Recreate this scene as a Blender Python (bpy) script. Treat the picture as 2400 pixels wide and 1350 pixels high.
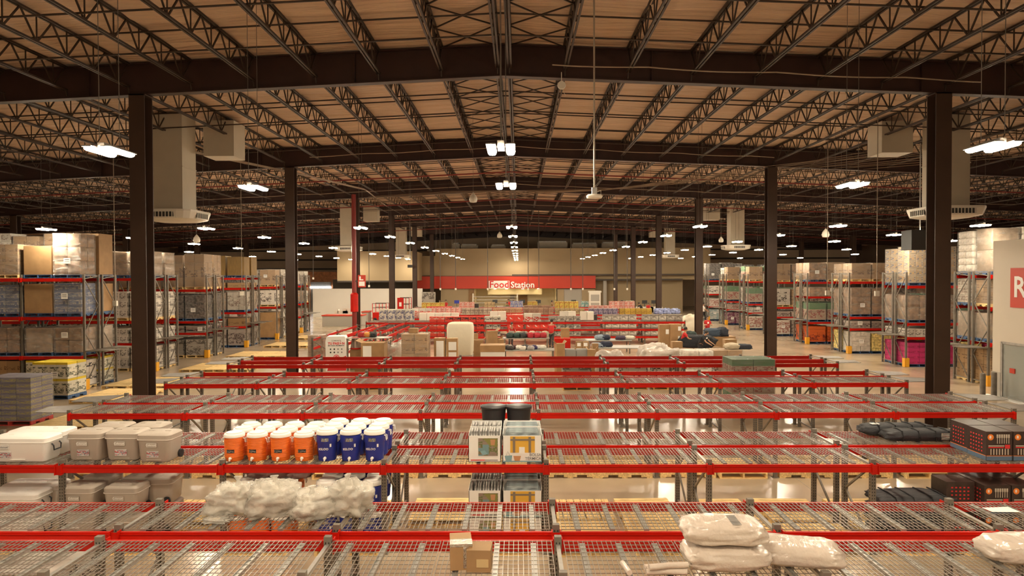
import bpy, math, random
from mathutils import Vector, Matrix, noise
R=math.radians; PI=math.pi
sc=bpy.context.scene
for o in list(bpy.data.objects): bpy.data.objects.remove(o)
C=sc.collection
# ---------------------------------------------------------------- camera, world, exposure
CAMH=4.4; F=1600.0
YAW,PITCH,ROLL=R(.54),R(1.0),R(-.2)
cam=bpy.data.objects.new('camera',bpy.data.cameras.new('camera')); C.objects.link(cam)
cam.data.sensor_width=36; cam.data.lens=36*F/2400; cam.data.clip_end=400
CM=Matrix.Rotation(YAW,4,'Z')@Matrix.Rotation(PI/2-PITCH,4,'X')@Matrix.Rotation(ROLL,4,'Z')
cam.matrix_world=Matrix.Translation((0,0,CAMH))@CM
sc.camera=cam
def at(px,py,Y):                      # photo pixel -> point of the place at distance Y
    d=CM.to_3x3()@Vector(((px-1200)/F,-(py-675)/F,-1)); t=Y/d.y
    return Vector((d.x*t,Y,CAMH+d.z*t))
def onfloor(px,py,z=0):
    d=CM.to_3x3()@Vector(((px-1200)/F,-(py-675)/F,-1)); t=(z-CAMH)/d.z
    return Vector((d.x*t,d.y*t,z))
w=bpy.data.worlds.new('world'); sc.world=w; w.use_nodes=True
w.node_tree.nodes['Background'].inputs[0].default_value=(1,.72,.42,1)
w.node_tree.nodes['Background'].inputs[1].default_value=.06
sc.view_settings.view_transform='Standard'; sc.view_settings.look='None'
sc.view_settings.exposure=1.7; sc.view_settings.gamma=1; sc.view_settings.use_curve_mapping=False
sc.cycles.use_denoising=True
sc.cycles.max_bounces=7; sc.cycles.diffuse_bounces=4; sc.cycles.glossy_bounces=3; sc.cycles.transparent_max_bounces=12
sc.cycles.sample_clamp_indirect=4
LAMPW=105; LCOL=(1,.86,.64)
# ---------------------------------------------------------------- helpers
class MB:
    def __init__(s): s.v=[];s.f=[];s.m=[];s.mats=[]
    def mi(s,m):
        if m not in s.mats: s.mats.append(m)
        return s.mats.index(m)
    def add(s,vs,fs,m,M=None):
        b=len(s.v); s.v+=[tuple(M@Vector(p)) for p in vs] if M else [tuple(p) for p in vs]
        k=s.mi(m); s.f+=[tuple(b+i for i in f) for f in fs]; s.m+=[k]*len(fs); return s
    def box(s,x0,x1,y0,y1,z0,z1,m,M=None):
        return s.add([(x0,y0,z0),(x1,y0,z0),(x1,y1,z0),(x0,y1,z0),(x0,y0,z1),(x1,y0,z1),(x1,y1,z1),(x0,y1,z1)],
          [(3,2,1,0),(4,5,6,7),(0,1,5,4),(1,2,6,5),(2,3,7,6),(3,0,4,7)],m,M)
    def bar(s,p,q,w,m,h=None,caps=True):
        p=Vector(p);q=Vector(q);d=(q-p).normalized(); u=Vector((0,0,1)) if abs(d.z)<.95 else Vector((0,1,0))
        a=d.cross(u).normalized()*w/2; b=a.cross(d).normalized()*(h or w)/2
        vs=[p-a-b,p+a-b,p+a+b,p-a+b,q-a-b,q+a-b,q+a+b,q-a+b]
        fs=[(0,1,5,4),(1,2,6,5),(2,3,7,6),(3,0,4,7)]
        if caps: fs+=[(3,2,1,0),(4,5,6,7)]
        return s.add(vs,fs,m)
    def lathe(s,prof,m,n=20,c=(0,0,0),M=None,sx=1,sy=1):
        vs=[];fs=[]
        for r,z in prof:
            for i in range(n): a=2*PI*i/n; vs.append((c[0]+r*sx*math.cos(a),c[1]+r*sy*math.sin(a),c[2]+z))
        for j in range(len(prof)-1):
            for i in range(n): k=(i+1)%n; fs.append((j*n+i,j*n+k,(j+1)*n+k,(j+1)*n+i))
        fs.append(tuple(range(n))[::-1]); fs.append(tuple((len(prof)-1)*n+i for i in range(n)))
        return s.add(vs,fs,m,M)
    def tube(s,pts,r,m,n=8):
        pts=[Vector(p) for p in pts]; vs=[];fs=[]; N=len(pts)
        for j,p in enumerate(pts):
            d=(pts[min(j+1,N-1)]-pts[max(j-1,0)]).normalized(); u=Vector((0,0,1)) if abs(d.z)<.9 else Vector((1,0,0))
            a=d.cross(u).normalized(); b=a.cross(d)
            for i in range(n): t=2*PI*i/n; vs.append(p+(a*math.cos(t)+b*math.sin(t))*r)
        for j in range(N-1):
            for i in range(n): k=(i+1)%n; fs.append((j*n+i,j*n+k,(j+1)*n+k,(j+1)*n+i))
        fs.append(tuple(range(n))[::-1]); fs.append(tuple((N-1)*n+i for i in range(n)))
        return s.add(vs,fs,m)
    def loft(s,secs,m,k=5,M=None):        # rounded-rectangle sections (z,hw,hd,r)
        vs=[];fs=[];n=4*(k+1)
        for z,hw,hd,r in secs:
            for q,(sx,sy) in enumerate(((1,1),(-1,1),(-1,-1),(1,-1))):
                for i in range(k+1):
                    a=PI/2*(q+i/k); vs.append((sx*(hw-r)+r*math.cos(a),sy*(hd-r)+r*math.sin(a),z))
        for j in range(len(secs)-1):
            for i in range(n): t=(i+1)%n; fs.append((j*n+i,j*n+t,(j+1)*n+t,(j+1)*n+i))
        fs.append(tuple(range(n))[::-1]); fs.append(tuple((len(secs)-1)*n+i for i in range(n)))
        return s.add(vs,fs,m,M)
    def mesh(s,name,smooth=False):
        me=bpy.data.meshes.new(name); me.from_pydata(s.v,[],s.f)
        for m in s.mats: me.materials.append(m)
        me.polygons.foreach_set('material_index',s.m)
        me.update()
        if smooth: sm(me)
        return me
def sm(me,ang=40):
    me.polygons.foreach_set('use_smooth',[True]*len(me.polygons))
    try: me.set_sharp_from_angle(angle=R(ang))
    except Exception: pass
def link(name,me,parent=None,loc=(0,0,0),rz=0,rot=None,scale=None):
    o=bpy.data.objects.new(name,me); C.objects.link(o); o.location=loc; o.rotation_euler=rot if rot else (0,0,rz)
    if scale: o.scale=scale
    if parent: o.parent=parent
    return o
def tag(o,label,cat,group=None,kind=None):
    o['label']=label; o['category']=cat
    if group: o['group']=group
    if kind: o['kind']=kind
    return o
def thing(name,label,cat,loc=(0,0,0),rz=0,group=None): return tag(link(name,None,None,loc,rz),label,cat,group)
def struct(name,me): o=link(name,me); o['kind']='structure'; return o
def copy_tree(o,parent=None):
    c=o.copy(); C.objects.link(c); c.parent=parent
    for ch in list(o.children): copy_tree(ch,c)
    return c
def dup(o,loc,rz,label,group=None):
    c=copy_tree(o); c.location=loc; c.rotation_euler=(0,0,rz); c['label']=label
    if group: c['group']=group
    return c
# ---------------------------------------------------------------- materials
def mat(name,col,rough=.5,metal=0,var=0,vscale=8,bump=0,bscale=20,stretch=(1,1,1),emit=None,es=1,alpha=1,rnd=0,spec=.5,dark=None):
    m=bpy.data.materials.new(name); m.use_nodes=True; nt=m.node_tree; N=nt.nodes; L=nt.links
    b=N['Principled BSDF']; b.inputs['Base Color'].default_value=(*col,1); b.inputs['Roughness'].default_value=rough; b.inputs['Metallic'].default_value=metal
    b.inputs['Specular IOR Level'].default_value=spec
    m.diffuse_color=(*col,1)
    if alpha<1: b.inputs['Alpha'].default_value=alpha
    if emit: b.inputs['Emission Color'].default_value=(*emit,1); b.inputs['Emission Strength'].default_value=es
    if var or bump:
        tc=N.new('ShaderNodeTexCoord'); mp=N.new('ShaderNodeMapping'); mp.inputs['Scale'].default_value=stretch
        L.new(tc.outputs['Object'],mp.inputs[0])
    last=None
    if var:
        n=N.new('ShaderNodeTexNoise'); n.inputs['Scale'].default_value=vscale; n.inputs['Detail'].default_value=4; L.new(mp.outputs[0],n.inputs['Vector'])
        r=N.new('ShaderNodeMix'); r.data_type='RGBA'; r.inputs[6].default_value=(*[c*(1-var) for c in (dark or col)],1); r.inputs[7].default_value=(*[min(1,c*(1+var)) for c in col],1)
        cr=N.new('ShaderNodeMapRange'); cr.inputs[1].default_value=.35; cr.inputs[2].default_value=.65; L.new(n.outputs[0],cr.inputs[0]); L.new(cr.outputs[0],r.inputs[0]); last=r.outputs[2]
    if rnd:
        oi=N.new('ShaderNodeObjectInfo'); hs=N.new('ShaderNodeHueSaturation'); mr=N.new('ShaderNodeMapRange'); mr.inputs[3].default_value=1-rnd; mr.inputs[4].default_value=1+rnd
        L.new(oi.outputs['Random'],mr.inputs[0]); L.new(mr.outputs[0],hs.inputs['Value'])
        if last: L.new(last,hs.inputs['Color'])
        else: hs.inputs['Color'].default_value=(*col,1)
        last=hs.outputs[0]
    if last: L.new(last,b.inputs['Base Color'])
    if bump:
        n=N.new('ShaderNodeTexNoise'); n.inputs['Scale'].default_value=bscale; n.inputs['Detail'].default_value=3; L.new(mp.outputs[0],n.inputs['Vector'])
        bp=N.new('ShaderNodeBump'); bp.inputs['Strength'].default_value=bump; bp.inputs['Distance'].default_value=.03; L.new(n.outputs[0],bp.inputs['Height']); L.new(bp.outputs[0],b.inputs['Normal'])
    return m
def printed(name,base,ink,ink2=None,sc_=9,th=.5,z0=.2,z1=.8,rough=.55,band=None,bandc=None):
    """carton stock with printed artwork of its own: blocks of ink inside a panel, optional colour band"""
    m=mat(name,base,rough); nt=m.node_tree; N=nt.nodes; L=nt.links; b=N['Principled BSDF']
    tc=N.new('ShaderNodeTexCoord'); sp=N.new('ShaderNodeSeparateXYZ'); L.new(tc.outputs['Generated'],sp.inputs[0])
    def M(op,a,b_=None,c=None):
        x=N.new('ShaderNodeMath'); x.operation=op
        for i,q in enumerate((a,b_,c)):
            if q is None: continue
            if isinstance(q,(int,float)): x.inputs[i].default_value=q
            else: L.new(q,x.inputs[i])
        return x.outputs[0]
    def cells(k,off,t):
        mp=N.new('ShaderNodeVectorMath'); mp.operation='MULTIPLY_ADD'; L.new(tc.outputs['Generated'],mp.inputs[0]); mp.inputs[1].default_value=(k,k*.8,k*1.7); mp.inputs[2].default_value=(off,off*.7,off*.3)
        fl=N.new('ShaderNodeVectorMath'); fl.operation='FLOOR'; L.new(mp.outputs[0],fl.inputs[0]); wn=N.new('ShaderNodeTexWhiteNoise'); L.new(fl.outputs[0],wn.inputs['Vector']); return M('GREATER_THAN',wn.outputs['Value'],t)
    ins=M('MULTIPLY',M('MULTIPLY',M('GREATER_THAN',sp.outputs[0],.08),M('LESS_THAN',sp.outputs[0],.92)),1)
    hot=M('MULTIPLY',M('MULTIPLY',cells(sc_*.8,.37,th-.12),cells(sc_*3.1,1.7,.38)),1)
    zin=M('MULTIPLY',M('GREATER_THAN',sp.outputs[2],z0),M('LESS_THAN',sp.outputs[2],z1))
    fac=M('MULTIPLY',hot,zin)
    mx=N.new('ShaderNodeMix'); mx.data_type='RGBA'; mx.inputs[6].default_value=(*base,1); mx.inputs[7].default_value=(*ink,1); L.new(fac,mx.inputs[0]); out=mx.outputs[2]
    if ink2:
        m2=N.new('ShaderNodeMix'); m2.data_type='RGBA'; L.new(M('MULTIPLY',cells(sc_*.9,5.3,.68),zin),m2.inputs[0]); L.new(out,m2.inputs[6]); m2.inputs[7].default_value=(*ink2,1); out=m2.outputs[2]
    if band:
        m3=N.new('ShaderNodeMix'); m3.data_type='RGBA'; L.new(M('MULTIPLY',M('GREATER_THAN',sp.outputs[2],band[0]),M('LESS_THAN',sp.outputs[2],band[1])),m3.inputs[0]); L.new(out,m3.inputs[6]); m3.inputs[7].default_value=(*bandc,1); out=m3.outputs[2]
    oi=N.new('ShaderNodeObjectInfo'); hs=N.new('ShaderNodeHueSaturation'); mr=N.new('ShaderNodeMapRange'); mr.inputs[3].default_value=.64; mr.inputs[4].default_value=.92
    L.new(oi.outputs['Random'],mr.inputs[0]); L.new(mr.outputs[0],hs.inputs['Value']); L.new(out,hs.inputs['Color']); L.new(hs.outputs[0],b.inputs['Base Color'])
    return m
red=mat('red beam paint',(.48,.007,.0012),.36,spec=.35,var=.12,vscale=2,bump=.05,bscale=9,stretch=(.3,1,1))
grey=mat('grey rack paint',(.185,.16,.13),.45,.2,var=.18,vscale=6)
lgrey=mat('light grey steel',(.42,.40,.37),.35,.5,var=.12,vscale=6)
wire=mat('zinc wire',(.36,.33,.29),.35,.6)
slot_shade=mat('painted slot shade',(.02,.018,.015),.8)
brownsteel=mat('primer brown steel',(.034,.013,.0095),.5,.1,var=.15,vscale=2)
colgrey=mat('column grey paint',(.047,.023,.013),.5,.1,var=.12,vscale=1.5)
joistm=mat('dark joist primer',(.036,.019,.010),.5,.2,var=.25,vscale=3)
redpipe=mat('red sprinkler pipe',(.20,.018,.012),.4)
cablet=mat('tan cable sheath',(.22,.15,.09),.5)
conduitm=mat('galvanised conduit',(.32,.26,.20),.4,.5)
ductm=mat('beige duct metal',(.50,.44,.34),.5,.1,var=.06,vscale=1)
cream=mat('cream plastic',(.75,.70,.60),.45)
wood=mat('pine pallet wood',(.86,.60,.27),.7,var=.22,vscale=5,stretch=(1,6,6),rnd=.12)
blue_p=mat('blue pallet paint',(.05,.11,.24),.6,var=.25,rnd=.1)
red_p=mat('red pallet paint',(.45,.04,.03),.6,var=.2)
black_p=mat('black pallet plastic',(.03,.03,.035),.5)
kraft=mat('kraft cardboard',(.34,.20,.09),.7,var=.1,vscale=3,rnd=.12)
kraft_d=mat('dark kraft cardboard',(.25,.14,.06),.7,var=.1,vscale=3,rnd=.12)
tape=mat('packing tape',(.55,.40,.20),.25)
paper=mat('white paper label',(.82,.80,.76),.6)
inkb=mat('black ink',(.03,.03,.03),.6)
inkr=mat('red ink',(.65,.03,.03),.5)
inkg=mat('grey ink',(.25,.24,.24),.5)
yguard=mat('yellow guard paint',(.75,.36,.02),.4)
white_w=mat('white wall paint',(.74,.71,.65),.7,var=.03,vscale=.4)
skin=mat('skin',(.42,.22,.13),.5); hairm=mat('dark hair',(.02,.014,.01),.5)
redcloth=mat('red shirt cloth',(.50,.02,.02),.8,bump=.3,bscale=12); blackcloth=mat('black cloth',(.018,.018,.022),.8,bump=.4,bscale=12)
greycloth=mat('dark grey trousers',(.06,.055,.06),.8); 
def wrapmat(name,c=(.8,.78,.74),den=.35):
    m=bpy.data.materials.new(name); m.use_nodes=True; nt=m.node_tree; N=nt.nodes; L=nt.links
    b=N['Principled BSDF']; b.inputs['Base Color'].default_value=(*c,1); b.inputs['Roughness'].default_value=.06; b.inputs['Specular IOR Level'].default_value=.9
    tc=N.new('ShaderNodeTexCoord'); mp=N.new('ShaderNodeMapping'); mp.inputs['Scale'].default_value=(1,1,3.2); mp.inputs['Rotation'].default_value=(.25,.2,0); L.new(tc.outputs['Object'],mp.inputs[0])
    n=N.new('ShaderNodeTexNoise'); n.inputs['Scale'].default_value=2.6; n.inputs['Detail'].default_value=5; n.inputs['Roughness'].default_value=.6; L.new(mp.outputs[0],n.inputs['Vector'])
    bp=N.new('ShaderNodeBump'); bp.inputs['Strength'].default_value=1; bp.inputs['Distance'].default_value=.22; L.new(n.outputs[0],bp.inputs['Height']); L.new(bp.outputs[0],b.inputs['Normal'])
    mr=N.new('ShaderNodeMapRange'); mr.inputs[1].default_value=.3; mr.inputs[2].default_value=.7; mr.inputs[3].default_value=den*.25; mr.inputs[4].default_value=den*1.15; L.new(n.outputs[0],mr.inputs[0]); L.new(mr.outputs[0],b.inputs['Alpha'])
    return m
wrapm=wrapmat('clear stretch film',den=.24); wrapd=wrapmat('milky stretch film',(.74,.68,.60),.38)
bagm=mat('clear plastic bag film',(.74,.70,.62),.14,bump=1,bscale=16,spec=1,alpha=.42)
bagin=mat('crumpled film inside the bag',(.60,.54,.45),.3,bump=1,bscale=9,var=.35,vscale=9,spec=.7)
foam=mat('white foam in plastic',(.62,.53,.45),.2,bump=.8,bscale=9,stretch=(1,.35,1),spec=.7)
# ---------------------------------------------------------------- text
def text(name,body,size,m,parent,loc,rot=(PI/2,0,0),align='CENTER',ext=.001,sx=1,bold=0):
    cu=bpy.data.curves.new(name,'FONT'); cu.body=body; cu.size=size; cu.extrude=ext; cu.align_x=align; cu.align_y='CENTER'; cu.offset=bold; cu.resolution_u=2
    t=bpy.data.objects.new('t',cu); C.objects.link(t); dg=bpy.context.evaluated_depsgraph_get(); dg.update()
    me=bpy.data.meshes.new_from_object(t.evaluated_get(dg)); bpy.data.objects.remove(t); me.materials.clear(); me.materials.append(m)
    return link(name,me,parent,loc,rot=rot,scale=(sx,1,1))
def ordw(n):
    a='first second third fourth fifth sixth seventh eighth ninth tenth eleventh twelfth thirteenth fourteenth fifteenth sixteenth seventeenth eighteenth nineteenth twentieth'.split()
    return a[n] if n<20 else 'twenty-'+a[n-20]
ORD=['nearest','second','third','fourth','fifth','sixth','seventh','eighth','ninth']
N1=['first','second','third','fourth','fifth','sixth','seventh','eighth','ninth','tenth','eleventh','twelfth']
# ================================================================ the building
XR=-.4; FR=[6.3+12.24*i for i in range(8)]
def zc(x): return 10.66-.0455*abs(x-XR)
floorm=mat('polished concrete',(.44,.34,.235),.16,var=.16,vscale=.35,spec=.5)
nt=floorm.node_tree; n=nt.nodes.new('ShaderNodeTexNoise'); n.inputs['Scale'].default_value=1.3; n.inputs['Detail'].default_value=6
tc=nt.nodes.new('ShaderNodeTexCoord'); nt.links.new(tc.outputs['Object'],n.inputs['Vector']); mr=nt.nodes.new('ShaderNodeMapRange'); mr.inputs[3].default_value=.10; mr.inputs[4].default_value=.30
nt.links.new(n.outputs[0],mr.inputs[0]); nt.links.new(mr.outputs[0],nt.nodes['Principled BSDF'].inputs['Roughness'])
struct('floor',MB().box(-48,48,-8,98,-.2,0,floorm).mesh('floor'))
# saw-cut joints in the slab
mb=MB(); jm=mat('floor joint filler',(.30,.25,.18),.6)
for i in range(9): mb.box(-47,47,-6+12.24*i-.008,-6+12.24*i+.008,0,.0015,jm)
for x in range(-42,43,12): mb.box(x-.008,x+.008,-6,97,0,.0015,jm)
struct('trim_1',mb.mesh('joints'))
# ceiling: white insulation facing sagging between the joists
ceilm=mat('white insulation facing',(.60,.42,.28),.55,var=.07,vscale=1.2,bump=1,bscale=1.6,stretch=(.25,2.2,1))
[setattr(n_.inputs['Distance'],'default_value',.22) for n_ in ceilm.node_tree.nodes if n_.type=='BUMP']
vs=[];fs=[];XS=[-48+1.0*i for i in range(97)];YS=[-6+.51*i for i in range(205)]
for y in YS:
    for x in XS: vs.append((x,y,zc(x)+.03-.09*abs(math.sin(y*PI/2.04))*(.6+.4*math.sin(x*1.7+y))+.025*noise.noise(Vector((x*.5,y*2.5,0)))))
W_=len(XS)
for j in range(len(YS)-1):
    for i in range(W_-1): a=j*W_+i; fs.append((a,a+W_,a+W_+1,a+1))
me=MB().add(vs,fs,ceilm).mesh('ceiling',True); struct('ceiling',me)
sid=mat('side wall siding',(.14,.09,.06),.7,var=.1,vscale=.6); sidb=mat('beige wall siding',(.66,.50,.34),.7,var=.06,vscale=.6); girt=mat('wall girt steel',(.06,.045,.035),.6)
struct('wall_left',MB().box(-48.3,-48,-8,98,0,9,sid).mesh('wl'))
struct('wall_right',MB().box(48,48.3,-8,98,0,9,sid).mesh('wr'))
mb=MB().box(-48,48,98,98.3,0,10.8,sidb)
for z in (5.4,6.7,8.0): mb.box(-48,48,97.8,98,z,z+.22,girt)
struct('wall_back',mb.mesh('wb'))
mb=MB()
# rafters
for k,Y in enumerate(FR):
    mb=MB()
    for s,xe in ((-1,-46),(1,46)):
        for (t0,t1,hw) in ((0,-.03,.13),(-.03,-.83,.012),(-.83,-.86,.13)):
            a=(XR,Y,0);vs=[]
            for x in (XR,xe):
                for yy in (-hw,hw):
                    for t in (t0,t1): vs.append((x,Y+yy,zc(x)+t-.02))
            f=[(0,1,3,2),(4,6,7,5),(0,4,5,1),(2,3,7,6),(0,2,6,4),(1,5,7,3)]
            mb.add(vs,f if s>0 else [q[::-1] for q in f],brownsteel)
        x=XR+s*4.0
        while abs(x)<45: mb.box(x-.01,x+.01,Y-.11,Y+.11,zc(x)-.84,zc(x)-.06,brownsteel); x+=s*7.2
    o=link('roof_beam',mb.mesh('roof_beam'))
    tag(o,['dark brown steel roof beam behind the viewer','wide dark roof beam spanning the top of the photo, nearest of all','second dark roof beam, its middle just above the nearest ridge lamps','third dark roof beam from the viewer under the white ceiling','fourth dark roof beam from the viewer','fifth dark roof beam from the viewer','sixth dark roof beam from the viewer','farthest dark roof beam above the food counter wall'][k],'beam','roof beams')
# columns
def hcol(h,w=.42):
    mb=MB(); f=.03
    mb.box(-w/2,w/2,-w/2,-w/2+f,0,h,colgrey).box(-w/2,w/2,w/2-f,w/2,0,h,colgrey).box(-.012,.012,-w/2+f,w/2-f,0,h,colgrey)
    mb.box(-w/2-.06,w/2+.06,-w/2-.06,w/2+.06,0,.03,colgrey).box(-w/2-.03,w/2+.03,-w/2,w/2,h-.03,h,colgrey)
    return mb.mesh('steel_column')
for side,X in (('left',-10.25),('right',11.33),('far left',-31.85),('far right',32.9)):
    for k in range(1,7):
        if side in('far left','far right') and k<3: continue
        if side=='left' and k==6: X_=-10.1
        else: X_=X
        h=zc(X_)-.885
        o=link('steel_column',hcol(h),None,(X_,FR[k],0))
        nm=ORD[k-1] if k>1 else 'nearest'
        tag(o,f'dark steel roof column, {nm} of the {side} line','column','building columns')
# joists
def joist_mesh(L=11.96):
    mb=MB(); D=.64; n=12; p=L/n
    for z in (-.03,-D):
        for x in (-.04,.04): mb.bar((x,0,z),(x,L,z),.045,joistm)
    for i in range(n):
        y0=i*p; ym=y0+p/2
        mb.bar((0,y0,-.04),(0,ym,-D),.032,joistm,caps=False); mb.bar((0,ym,-D),(0,y0+p,-.04),.032,joistm,caps=False)
        mb.bar((0,ym,-.04),(0,ym,-D),.024,joistm,caps=False)
    mb.bar((0,L,-D),(0,L+.05,-.80),.03,joistm)
    return mb.mesh('roof_joist')
jm_=joist_mesh(); JX=[-.54,-.22]+[-2.05-1.69*i for i in range(23)]+[1.27+1.69*i for i in range(24)]
for k in range(6):
    for x in JX:
        o=link('roof_joist',jm_,None,(x,FR[k]+.13,zc(x)-.02))
        where='at the very top of the photo' if k==0 else f'between {ORD[k-1]} and {ORD[k]} roof beams'
        side=('at the ridge, '+('left' if x<-.4 else 'right')+' one') if abs(x+.38)<.3 else (ordw(round((-x-2.05)/1.69))+' left of ridge' if x<0 else ordw(round((x-1.27)/1.69))+' right of ridge')
        wh='top of the photo' if k==0 else where
        tag(o,f'open web roof joist, {side}, {wh}','roof joist','open web roof joists')
mb=MB()
for k in (6,):
    for x in JX: mb.add([tuple(v.co) for v in jm_.vertices],[tuple(p.vertices) for p in jm_.polygons],joistm,Matrix.Translation((x,FR[k]+.13,zc(x)-.02)))
tag(link('roof_joist',mb.mesh('far joists')),'far open web roof joists in the last bay before the back wall','roof joist',kind='stuff')
# bridging rods and cross braces
def ridge_line(Y,dz,r,m,x0=-44,x1=44,name='r'):
    return MB().tube([(x0,Y,zc(x0)+dz),(XR,Y,zc(XR)+dz),(x1,Y,zc(x1)+dz)],r,m,6).mesh(name)
for k in range(7):
    for q,f in enumerate((.2,.4,.6,.8)):
        for dz,w_ in ((-.10,'upper'),(-.60,'lower')):
            if k>4 and q%2: continue
            o=link('bridging_rod',ridge_line(FR[k]+12.24*f,dz,.022,joistm))
            tag(o,f'thin {w_} bridging rod across the roof joists, {N1[q]} in roof bay {N1[k]} from the viewer','rod','bridging rods')
    mb=MB()
    for (xa,xb) in ((-2.05,-.54),(-.22,1.27)):
        for q in range(8):
            ya=FR[k]+.4+q*1.45; yb=ya+1.45
            mb.bar((xa,ya,zc(xa)-.1),(xb,yb,zc(xb)-.1),.03,joistm).bar((xb,ya,zc(xb)-.1),(xa,yb,zc(xa)-.1),.03,joistm)
    tag(link('cross_brace',mb.mesh('cross_brace')),f'crossed flat braces beside the ridge in roof bay {N1[k]} from the viewer','brace','ridge cross braces')
# pipes and conduits under the roof
for i,(Y,dz,x0,x1) in enumerate(((36.2,-.75,-44,44),(48.6,-.8,-44,44),(60.9,-.8,-44,44),(73.0,-.8,-44,44))):
    mb=MB().tube([(x0,Y,zc(x0)+dz),(XR,Y,zc(XR)+dz),(x1,Y,zc(x1)+dz)],.035,redpipe,8)
    for q in range(-42,43,7): mb.tube([(q,Y,zc(q)+dz),(q,Y,zc(q)+.0)],.008,redpipe,5)
    tag(link('sprinkler_pipe',mb.mesh('p')),f'red sprinkler pipe across the roof, {ORD[i]} from the viewer','pipe','red sprinkler pipes')
for i,(Y,x0,x1) in enumerate(((17.9,.9,12),(29.5,-9,11),(34.0,-30,8),(41.5,-30,30),(53,-30,30),(65,-30,30))):
    pts=[]; n_=40
    for j in range(n_+1):
        x=x0+(x1-x0)*j/n_; pts.append((x,Y,zc(x)-.66-.05*abs(math.sin(x*PI/1.69*.5))))
    tag(link('conduit',MB().tube(pts,.018,conduitm,6).mesh('c')),f'thin pale conduit hung under the joists, {ORD[i]} from the viewer','conduit','pale roof conduits')
rnd=random.Random(5)
for i in range(10):
    z0=9.3+.05*rnd.random(); o_=i*.4
    pts=[(24,16.5+o_*2,8.95),(16.6,22.6+o_*2,9.1)]
    for j in range(1,9):
        t=j/8; pts.append((16.6-11.6*t,22.6+17*t+o_*2*(1-t),9.15+.25*t-.06*abs(math.sin(j*PI/2+i))))
    pts+=[(-4,40.6+o_,9.45),(-9,41.0+o_,9.2)]
    tag(link('cable',MB().tube(pts,.011,cablet,6).mesh('c')),f'pale cable slung across the upper right roof, {ordw(i)} of the bundle','cable','cable bundle under the right roof')
for i in range(6):
    o_=i*.2
    pts=[(-12.5,25.5+o_,9.2),(-10.2,32+o_,9.25),(-8.6,38+o_,9.3),(-9,46+o_,9.2),(-9,60+o_,9.2)]
    tag(link('cable',MB().tube(pts,.011,cablet,6).mesh('c')),f'pale cable running away under the left roof, {ordw(i)} of the bundle','cable','cable bundle under the left roof')
# red standpipe by the third left column
tag(link('standpipe',MB().tube([(-10.22,42.4,0),(-10.22,42.4,9.5)],.14,redpipe,14).lathe([(.14,0),(.24,.02),(.24,1.1),(.14,1.2)],red,16,(-10.22,42.4,2.2)).mesh('s')),'red sprinkler riser pipe in front of the third left column','pipe')
# ---------------------------------------------------------------- lamps
lens=mat('glowing lamp lens',(1,1,1),.4,emit=LCOL,es=LAMPW); lampb=mat('lamp housing grey',(.16,.14,.12),.5); cablem=mat('hanging steel cable',(.16,.14,.12),.4,.5)
def lampmesh():
    h=MB().box(-.05,.05,-.22,.22,.01,.09,lampb).box(-.21,.21,-.02,.02,.035,.05,lampb)
    for s in (-1,1): h.box(s*.14-.07,s*.14+.07,-.345,.345,.012,.03,lampb)
    h=h.mesh('housing')
    l=MB().loft([(-.035,.045,.31,.04),(-.015,.06,.335,.05),(.012,.06,.335,.05)],lens).mesh('lens',True)
    return h,l
LH,LL=lampmesh(); LZ=CAMH+1.87
def lamp(x,y,label,group):
    t=thing('high_bay_lamp',label,'lamp',(x,y,LZ),0,group)
    link('housing',LH,t); link('lens',LL,t,(-.14,0,0)); link('lens',LL,t,(.14,0,0))
    H=zc(x)+.0-LZ
    for yy in (-.25,.25): link('hanging_cable',MB().tube([(0,yy,.14),(0,yy,H)],.006,cablem,5).mesh('hc'),t)
rowX=[(-24.3,'second row from far left'),(-18.2,'row above the left aisle end'),(-12.0,'row left of the left columns'),(-6.05,'row just left of ridge'),(-.25,'ridge row'),(6.95,'row just right of ridge'),(12.2,'row right of the right columns'),(17.6,'row above the right aisle end'),(24,'second row from far right'),(30.5,'far right row'),(-30.5,'far left row')]
for x,nm in rowX:
    ys=[26.2+6*i for i in range(9)]
    if abs(x)<3: ys=[10.1,14.2]+ys+[80.2]
    elif abs(x)<8: ys=[10.1,14.3]+ys
    if abs(x)>23: ys=[26.2+6*i for i in range(0,9,2)]
    for i,y in enumerate(ys): lamp(x+(0.5 if (x==-6.05 and i==1) else 0),y,f'twin tube high bay lamp, {N1[i]} from viewer, {nm}','high bay lamps')
nm5={-12:'far left',-6.05:'left',-.25:'middle',6.95:'right',12.2:'far right'}
for x in (-12,-6.05,-.25,6.95,12.2):
    for y in (4,-2): lamp(x,y,f'unseen added high bay lamp {"over" if y>0 else "behind"} the viewpoint, {nm5[x]} one','unseen lamps added behind the viewpoint')  # unseen lamps added out of view to help light the foreground
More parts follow.
